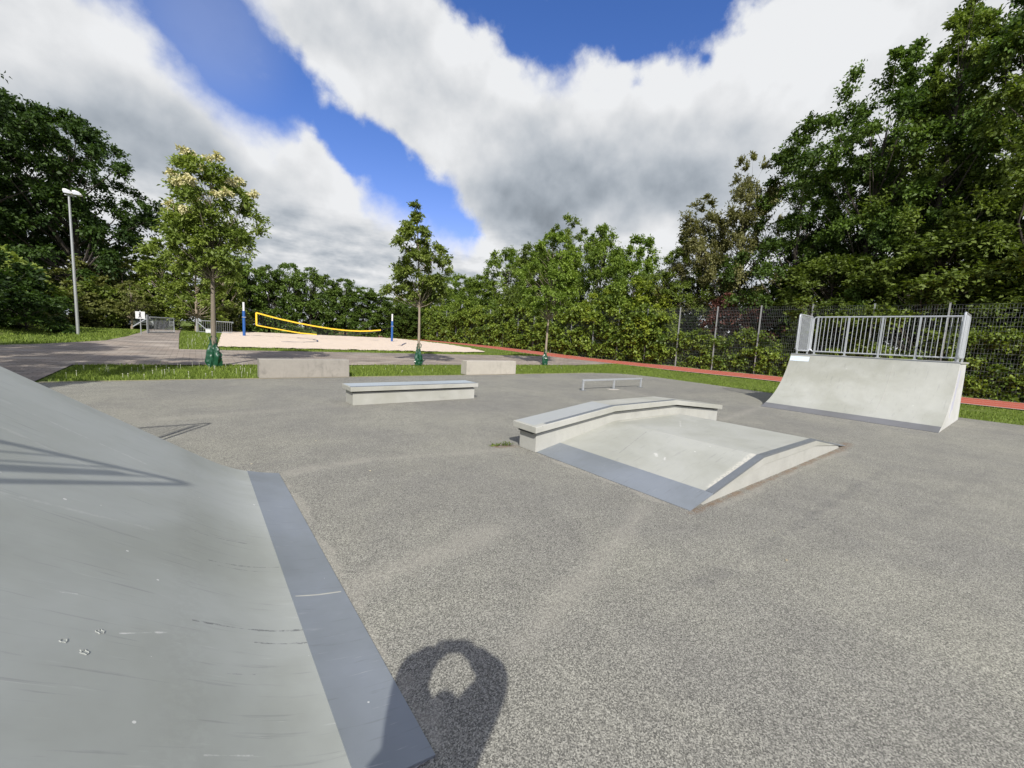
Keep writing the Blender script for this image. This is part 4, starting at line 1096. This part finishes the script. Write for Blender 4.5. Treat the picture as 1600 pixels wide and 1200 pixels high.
# litter specks and leaves on the asphalt
rs = np.random.RandomState(31)
n = 60
px = rs.uniform(-1, 16, n); py = rs.uniform(0.8, 13.5, n)
pos = np.stack([px, py, np.full(n, 0.006)], -1)
okm = ~((px < 0.8) & (py < 5)) & ~((px > 3.6) & (px < 9.4) & (py > 1.8) & (py < 4.8)) & ~((px > 12.8) & (py < 4.9)) & ~((px > 2.4) & (px < 5.9) & (py > 8.5) & (py < 9.4))
pos = pos[okm]; n = len(pos)
V = leaves(pos, np.stack([rs.normal(size=n), rs.normal(size=n), 0.05 * rs.normal(size=n)], -1), np.tile([0, 0, 1.0], (n, 1)) + 0.2 * rs.normal(size=(n, 3)), rs.uniform(0.015, 0.04, n), rs.uniform(0.01, 0.022, n), rs)
V[:, :, 2] = np.maximum(V[:, :, 2], 0.004)
o = bpy.data.objects.new('leaf_litter', mesh_quads('leaf_litter', V, mat_leaf('dry_leaf', (0.20, 0.15, 0.07), (0.50, 0.46, 0.36), 0.1), rs.uniform(0, 1, n))); COL.objects.link(o)
tag(o, 'tiny dry leaf scraps scattered over the asphalt', 'litter', kind='stuff')
# earth and weeds at the ledge corner
rs = np.random.RandomState(8)
cen = np.array([(3.52, 4.74, 0.02), (3.60, 4.70, 0.02), (3.45, 4.80, 0.015), (3.66, 4.66, 0.02)])
V, tint = foliage(cen, np.full(4, 0.05), 6, 5, 0.035, rs, up=0.6, droop=0.1)
V[:, :, 2] = np.maximum(V[:, :, 2], 0.003)
o = bpy.data.objects.new('weed_tuft', mesh_quads('weed_tuft', V, L_olive, tint)); COL.objects.link(o); tag(o, 'small weed tuft at the ledge corner of the funbox', 'weed')

# ------------------------------------------------------------------ the photographer (stands behind the lens, casts the shadow)
CAMH = 1.6
fwd = Vector((math.sin(R_(38)), math.cos(R_(38)), 0)); rgt = Vector((fwd.y, -fwd.x, 0)); UP = Vector((0, 0, 1))
def W(r, f, z): return rgt * r + fwd * f + UP * z
def skin(name, verts, edges, radii, mat, parent, rootv=0, sub=2):
    me = bpy.data.meshes.new(name); me.from_pydata([tuple(v) for v in verts], edges, []); me.materials.append(mat)
    o = bpy.data.objects.new(name, me); COL.objects.link(o)
    o.modifiers.new('skin', 'SKIN'); sl = me.skin_vertices[0]
    for i, r in enumerate(radii):
        sl.data[i].radius = (r, r) if isinstance(r, (int, float)) else r
        sl.data[i].use_root = (i == rootv)
    o.modifiers['skin'].use_smooth_shade = True
    s = o.modifiers.new('sub', 'SUBSURF'); s.levels = sub; s.render_levels = sub
    o.parent = parent
    return o
ps = empty('person', (0, 0, 0)); tag(ps, 'person in dark jacket holding up a phone, only their shadow shows in front', 'person')
skinm = plain('skin_tone', (0.50, 0.30, 0.22), 0.5); jack = plain('dark_jacket', (0.05, 0.06, 0.08), 0.8); jean = plain('blue_jeans', (0.06, 0.09, 0.16), 0.85); hair = plain('brown_hair', (0.06, 0.035, 0.02), 0.7); shoe = plain('dark_shoe', (0.04, 0.04, 0.04), 0.6)
F0 = -0.42
vs = [W(-.08, F0 + .06, .92), W(-.08, F0 + .07, 1.08), W(-.13, F0 + .09, 1.24), W(-.09, F0 + .10, 1.40), W(-.02, F0 + .06, 1.47), W(0, F0 + .01, 1.54), W(0, F0 + .01, 1.60),
      W(-.165, F0 + .12, 1.45), W(-.185, F0 + .23, 1.475), W(-.20, F0 + .335, 1.49), W(-.135, F0 + .365, 1.54), W(-.10, F0 + .39, 1.565),
      W(.10, F0 + .12, 1.46), W(.145, F0 + .23, 1.475), W(.205, F0 + .335, 1.49), W(.12, F0 + .365, 1.54), W(.080, F0 + .39, 1.57),
      W(-.16, F0 + .06, .84), W(-.17, F0 + .07, .47), W(-.18, F0 + .02, .10), W(.03, F0 + .06, .84), W(.04, F0 + .07, .47), W(.05, F0 + .02, .10)]
ed = [(0, 1), (1, 2), (2, 3), (3, 4), (4, 5), (5, 6), (3, 7), (7, 8), (8, 9), (9, 10), (10, 11), (3, 12), (12, 13), (13, 14), (14, 15), (15, 16), (0, 17), (17, 18), (18, 19), (0, 20), (20, 21), (21, 22)]
rd = [(.15, .12), (.145, .12), (.18, .12), (.165, .11), .075, .088, .072, .080, .076, .074, .066, .044, .072, .072, .074, .066, .044, .095, .062, .045, .095, .062, .045]
skin('body', vs, ed, rd, skinm, ps)
# clothes follow the body slightly outside it
jv = [0, 1, 2, 3, 4, 7, 8, 9, 10, 12, 13, 14, 15]; mp = {k: i for i, k in enumerate(jv)}
def grow(r, g): return (r[0] + g, r[1] + g) if isinstance(r, tuple) else r + g
skin('jacket', [vs[i] for i in jv], [(mp[a], mp[b]) for a, b in ed if a in mp and b in mp], [grow(rd[i], .018) for i in jv], jack, ps)
tv = [0, 1, 17, 18, 19, 20, 21, 22]; mp = {k: i for i, k in enumerate(tv)}
skin('trousers', [vs[i] for i in tv], [(mp[a], mp[b]) for a, b in ed if a in mp and b in mp], [grow(rd[i], .016) for i in tv], jean, ps)
for s in (-1, 1):
    cx = -.065 + s * .115
    skin('shoe', [W(cx, F0 - .04, .055), W(cx, F0 + .08, .05), W(cx + s * .01, F0 + .19, .04)], [(0, 1), (1, 2)], [.05, .046, .036], shoe, ps)
skin('hair', [W(0, F0 - .06, 1.51), W(0, F0 - .045, 1.59), W(0, F0, 1.625), W(0, F0 + .055, 1.615)], [(0, 1), (1, 2), (2, 3)], [.075, .085, .075, .05], hair, ps)
skin('nose', [W(0, F0 + .092, 1.565), W(0, F0 + .112, 1.53)], [(0, 1)], [.010, .015], skinm, ps, sub=1)
for s in (-1, 1):
    mb = MB(); mb.tube([W(s * .034, F0 + .086, 1.572), W(s * .034, F0 + .094, 1.572)], 0.010, 8); mb.build('eye', M['white'], ps, smooth=True)
    skin('ear', [W(s * .088, F0 + .01, 1.58), W(s * .095, F0, 1.55), W(s * .087, F0 + .01, 1.525)], [(0, 1), (1, 2)], [.010, .014, .009], skinm, ps, sub=1)
mb = MB(); mb.tube([W(-.025, F0 + .090, 1.495), W(0, F0 + .096, 1.493), W(.025, F0 + .090, 1.495)], 0.006, 6); mb.build('mouth', plain('lip_tone', (0.40, 0.17, 0.14), 0.5), ps, smooth=True)
# phone held in landscape just behind the lens point
CAMROT = Matrix(((0.7898607, 0.02794499, -0.61264929), (-0.61106871, 0.12073535, -0.78231579), (0.05210662, 0.99229131, 0.11244042)))
ph_e = empty('phone', (0, 0, 0)); tag(ph_e, 'dark smartphone held sideways in both hands of the person', 'phone')
ph_e.matrix_world = Matrix.Translation((0, 0, CAMH)) @ CAMROT.to_4x4()
mb = MB(); mb.box(-0.078, 0.056, -0.058, 0.012, 0.012, 0.020); mb.build('case', jack, ph_e, bevel=0.004)
mb = MB(); mb.box(-0.074, 0.052, -0.054, 0.008, 0.0205, 0.0212); mb.build('screen', M['recess'], ph_e)
# hands: palm and five fingers each, closed on the ends of the phone (phone frame: x right, y up, z towards the face)
def C(x, y, z): return Matrix.Translation((0, 0, CAMH)) @ (CAMROT @ Vector((x, y, z)))
for s, x0 in ((-1, -0.066), (1, 0.044)):
    wr = vs[11] if s < 0 else vs[16]
    verts = [wr, C(x0 + s * .045, -.055, .050), C(x0 + s * .028, -.022, .040)]
    edges = [(0, 1), (1, 2)]; rad = [.034, (.038, .030), (.036, .024)]
    for k, (yy, ln) in enumerate(((.006, 1.0), (-.012, 1.08), (-.030, 1.0), (-.047, .8))):
        b = len(verts)
        verts += [C(x0 + s * .030, yy - .004, .034), C(x0 + s * .022, yy, .022), C(x0 + s * .016 * ln, yy + .004, .012)]
        edges += [(2 if k < 2 else 1, b), (b, b + 1), (b + 1, b + 2)]; rad += [.0095, .0085, .0075]
    b = len(verts)
    verts += [C(x0 + s * .020, -.062, .048), C(x0 - s * .002, -.050, .036), C(x0 - s * .022, -.034, .030)]
    edges += [(1, b), (b, b + 1), (b + 1, b + 2)]; rad += [.014, .011, .0085]
    skin('hand', verts, edges, rad, skinm, ps)

# ------------------------------------------------------------------ sky, clouds, sun
SUN_AZ, SUN_EL = R_(31.84 + 180), R_(38.75)
w = bpy.data.worlds.new('World'); SC.world = w; w.use_nodes = True
nt = w.node_tree; nt.nodes.clear()
out = nt.nodes.new('ShaderNodeOutputWorld'); bg = nt.nodes.new('ShaderNodeBackground'); nt.links.new(bg.outputs[0], out.inputs[0])
SKYS = 0.085
bg.inputs['Strength'].default_value = SKYS
sky = nt.nodes.new('ShaderNodeTexSky'); sky.sky_type = 'NISHITA'; sky.sun_disc = False
sky.sun_elevation = SUN_EL; sky.sun_rotation = SUN_AZ; sky.air_density = 1.0; sky.dust_density = 0.4; sky.ozone_density = 3.0
hs = nt.nodes.new('ShaderNodeHueSaturation'); hs.inputs['Saturation'].default_value = 1.28; hs.inputs['Value'].default_value = 1.25; nt.links.new(sky.outputs[0], hs.inputs['Color']); skyc = mixc(nt, 1.0, hs.outputs[0], (1.45, 0.93, 1.10), 'MULTIPLY')
d = nt.nodes.new('ShaderNodeTexCoord').outputs['Generated']
def vnoise(vec, scale, detail, rough):
    n = nt.nodes.new('ShaderNodeTexNoise'); n.inputs['Scale'].default_value = scale; n.inputs['Detail'].default_value = detail; n.inputs['Roughness'].default_value = rough
    nt.links.new(vec, n.inputs['Vector']); return n
BLUE = [[0.01, 0.877, 0.481, 0.067], [0.047, 0.883, 0.468, 0.07], [0.083, 0.89, 0.448, 0.068], [0.126, 0.898, 0.422, 0.067], [0.179, 0.896, 0.406, 0.059], [0.229, 0.894, 0.384, 0.062], [0.273, 0.894, 0.356, 0.072], [0.324, 0.887, 0.328, 0.07], [0.381, 0.871, 0.311, 0.063], [0.427, 0.855, 0.294, 0.056], [0.462, 0.844, 0.271, 0.039], [0.494, 0.832, 0.252, 0.022], [0.394, 0.69, 0.607, 0.06], [0.437, 0.672, 0.598, 0.054], [0.489, 0.645, 0.587, 0.071], [0.546, 0.603, 0.582, 0.081], [0.592, 0.552, 0.587, 0.075], [0.642, 0.506, 0.576, 0.071], [0.68, 0.454, 0.576, 0.067], [0.697, 0.408, 0.589, 0.068], [0.708, 0.355, 0.61, 0.059], [0.71, 0.45, 0.542, 0.03], [0.74, 0.433, 0.515, 0.010], [-0.04, 0.857, 0.513, 0.068], [0.703, 0.303, 0.643, 0.061],
        [-0.41, -0.66, 0.63, 0.5], [0.45, 0.45, 0.77, 0.16], [0.6, -0.2, 0.77, 0.3], [-0.75, 0.25, 0.6, 0.25], [0.15, 0.0, 0.99, 0.22]]
SHADE = [[0.579, 0.771, 0.265, 0.154, -0.3], [0.684, 0.673, 0.283, 0.164, -0.28], [0.772, 0.553, 0.312, 0.153, -0.22], [0.817, 0.466, 0.34, 0.131, -0.14], [0.497, 0.808, 0.317, 0.094, -0.1], [0.613, 0.69, 0.384, 0.154, -0.1], [-0.029, 0.95, 0.312, 0.13, -0.2], [-0.135, 0.949, 0.286, 0.107, -0.16], [0.051, 0.963, 0.265, 0.084, -0.14], [0.144, 0.963, 0.228, 0.082, -0.1], [0.334, 0.849, 0.41, 0.083, -0.06], [0.29, 0.943, 0.162, 0.107, -0.12], [0.447, 0.884, 0.136, 0.087, -0.12], [0.189, 0.841, 0.507, 0.078, -0.05], [0.841, 0.373, 0.391, 0.075, -0.1], [0.099, 0.934, 0.344, 0.063, 0.2], [0.162, 0.925, 0.343, 0.044, 0.12], [0.282, 0.922, 0.264, 0.057, 0.22], [0.357, 0.898, 0.256, 0.067, 0.22], [0.521, 0.825, 0.22, 0.079, 0.25], [0.589, 0.78, 0.212, 0.087, 0.2], [0.742, 0.625, 0.241, 0.083, 0.28], [0.81, 0.538, 0.234, 0.08, 0.25], [0.407, 0.729, 0.55, 0.063, 0.16], [0.509, 0.701, 0.5, 0.068, 0.18], [0.635, 0.595, 0.493, 0.091, 0.18], [0.73, 0.474, 0.491, 0.075, 0.22], [0.811, 0.313, 0.494, 0.13, 0.2], [0.855, 0.19, 0.483, 0.162, 0.15], [0.875, 0.398, 0.277, 0.082, 0.1], [-0.143, 0.909, 0.39, 0.089, 0.12], [-0.068, 0.904, 0.422, 0.073, 0.12], [0.025, 0.916, 0.4, 0.056, 0.14]]
def vmath(op, a, b):
    n = nt.nodes.new('ShaderNodeVectorMath'); n.operation = op
    for i, x in enumerate((a, b)):
        if isinstance(x, (tuple, list)): n.inputs[i].default_value = x
        else: nt.links.new(x, n.inputs[i])
    return n
def warp(vec, scale, amp, detail=3):
    n = vnoise(vec, scale, detail, 0.55)
    c = vmath('SUBTRACT', n.outputs['Color'], (0.5, 0.5, 0.5)).outputs[0]
    return vmath('ADD', vec, vmath('MULTIPLY', c, (amp, amp, amp)).outputs[0]).outputs[0]
dw = warp(d, 5.0, 0.07, 3)
sdf = None
for x, y, z, r in BLUE:
    q = vmath('DISTANCE', dw, (x, y, z)).outputs['Value']
    q = val(nt, 'SUBTRACT', q, r)
    sdf = q if sdf is None else val(nt, 'SMOOTH_MIN', sdf, q, 0.02)
f1 = vnoise(d, 8.0, 10, 0.6).outputs['Fac']; f2 = vnoise(d, 26.0, 8, 0.62).outputs['Fac']
def billow(vec, scale, det):
    v = nt.nodes.new('ShaderNodeTexVoronoi'); v.feature = 'F1'; v.inputs['Scale'].default_value = scale
    v.inputs['Detail'].default_value = det; v.inputs['Roughness'].default_value = 0.55; v.normalize = True
    nt.links.new(vec, v.inputs['Vector']); return val(nt, 'SUBTRACT', 0.42, v.outputs['Distance'])
dwb = warp(d, 12.0, 0.03, 3)
bl = billow(dwb, 11.0, 2.0)
e = val(nt, 'ADD', sdf, val(nt, 'MULTIPLY', val(nt, 'SUBTRACT', f1, 0.5), 0.085))
e = val(nt, 'ADD', e, val(nt, 'MULTIPLY', val(nt, 'SUBTRACT', f2, 0.5), 0.036))
e = val(nt, 'ADD', e, val(nt, 'MULTIPLY', bl, 0.075))
soft = vnoise(d, 3.2, 2, 0.5).outputs['Fac']
mr = nt.nodes.new('ShaderNodeMapRange'); mr.interpolation_type = 'SMOOTHSTEP'; nt.links.new(e, mr.inputs[0]); mr.inputs[1].default_value = -0.016
nt.links.new(val(nt, 'MULTIPLY_ADD', ramp(nt, soft, 0.4, 0.65), 0.055, 0.016), mr.inputs[2])
mask = mr.outputs[0]
# thin veil of haze in the clear gaps
veil = val(nt, 'MULTIPLY', ramp(nt, vnoise(vmath('MULTIPLY', d, (1, 1, 1.8)).outputs[0], 6.0, 6, 0.6).outputs['Fac'], 0.55, 0.85), 0.2)
q = vmath('DISTANCE', d, (0.03, 0.88, 0.475)).outputs['Value']
veil = val(nt, 'ADD', veil, val(nt, 'MULTIPLY', ramp(nt, q, 0.15, 0.02), 0.20), clamp=True)
mask = val(nt, 'MAXIMUM', mask, val(nt, 'MULTIPLY', veil, 0.75))
# brightness of the clouds: lit tops, grey bases, billow relief
b_ = None
for x, y, z, r, wgt in SHADE:
    q = vmath('DISTANCE', dw, (x, y, z)).outputs['Value']
    s = val(nt, 'MULTIPLY', ramp(nt, q, r * 1.15, r * 0.05), wgt)
    b_ = s if b_ is None else val(nt, 'ADD', b_, s)
dl = vmath('ADD', d, (-0.012, -0.010, 0.030)).outputs[0]
n0 = vnoise(d, 6.5, 8, 0.5).outputs['Fac']; n1 = vnoise(dl, 6.5, 8, 0.5).outputs['Fac']
rel = val(nt, 'MULTIPLY', val(nt, 'SUBTRACT', n0, n1), 0.75)
# the low cloud bank is streaky
ds = vmath('MULTIPLY', d, (1, 1, 3.2)).outputs[0]
n2 = vnoise(ds, 9.0, 7, 0.55).outputs['Fac']; n3 = vnoise(vmath('ADD', ds, (0, 0, 0.04)).outputs[0], 9.0, 7, 0.55).outputs['Fac']
sepd = nt.nodes.new('ShaderNodeSeparateXYZ'); nt.links.new(d, sepd.inputs[0])
low = ramp(nt, sepd.outputs[2], 0.30, 0.15)
rel = val(nt, 'ADD', rel, val(nt, 'MULTIPLY', low, val(nt, 'MULTIPLY', val(nt, 'SUBTRACT', n2, n3), 1.0)))
edgew = ramp(nt, e, 0.22, 0.0)
rel = val(nt, 'ADD', rel, val(nt, 'MULTIPLY', bl, val(nt, 'MULTIPLY_ADD', edgew, 0.20, 0.05)))
lum = val(nt, 'ADD', val(nt, 'ADD', val(nt, 'MULTIPLY', b_, 0.85), rel), 0.70)
lum = val(nt, 'ADD', lum, val(nt, 'MULTIPLY', ramp(nt, e, 0.10, 0.015), 0.12))
lum = val(nt, 'MAXIMUM', val(nt, 'MINIMUM', lum, 0.87), 0.24)
GAIN = 1.0 / (SKYS * 2 ** EXPO)
tintc = mixc(nt, ramp(nt, lum, 0.30, 0.85), (0.84, 0.95, 1.08), (0.975, 0.99, 1.01))
cc = nt.nodes.new('ShaderNodeCombineColor')
lg = val(nt, 'MULTIPLY', lum, GAIN)
for i in range(3): nt.links.new(lg, cc.inputs[i])
cloud = mixc(nt, 1.0, tintc, cc.outputs[0], 'MULTIPLY')
skc = mixc(nt, mask, skyc, cloud)
nt.links.new(skc, bg.inputs['Color'])
try:
    w.cycles.sampling_method = 'MANUAL'; w.cycles.sample_map_resolution = 1024
except Exception: pass

sl = bpy.data.lights.new('sun', 'SUN'); sl.energy = 4.2; sl.angle = R_(0.55); sl.color = (1.0, 0.95, 0.87)
so = bpy.data.objects.new('sun', sl); COL.objects.link(so)
tr = Vector((math.sin(SUN_AZ - math.pi) * math.cos(SUN_EL), math.cos(SUN_AZ - math.pi) * math.cos(SUN_EL), -math.sin(SUN_EL)))
so.rotation_euler = tr.to_track_quat('-Z', 'Y').to_euler(); so.location = (-20, -30, 40)

# ------------------------------------------------------------------ camera
cd = bpy.data.cameras.new('camera'); cd.sensor_fit = 'HORIZONTAL'; cd.sensor_width = 36; cd.lens = 635 / 1600 * 36; cd.clip_start = 0.01; cd.clip_end = 5000
co = bpy.data.objects.new('camera', cd); COL.objects.link(co)
co.matrix_world = Matrix.Translation((0, 0, CAMH)) @ CAMROT.to_4x4()
SC.camera = co
SC.render.engine = 'CYCLES'
SC.view_settings.view_transform = 'Standard'; SC.view_settings.look = 'None'; SC.view_settings.exposure = EXPO; SC.view_settings.gamma = 1
try:
    SC.cycles.use_denoising = True; SC.cycles.max_bounces = 6; SC.cycles.transparent_max_bounces = 4; SC.cycles.diffuse_bounces = 3
except Exception: pass
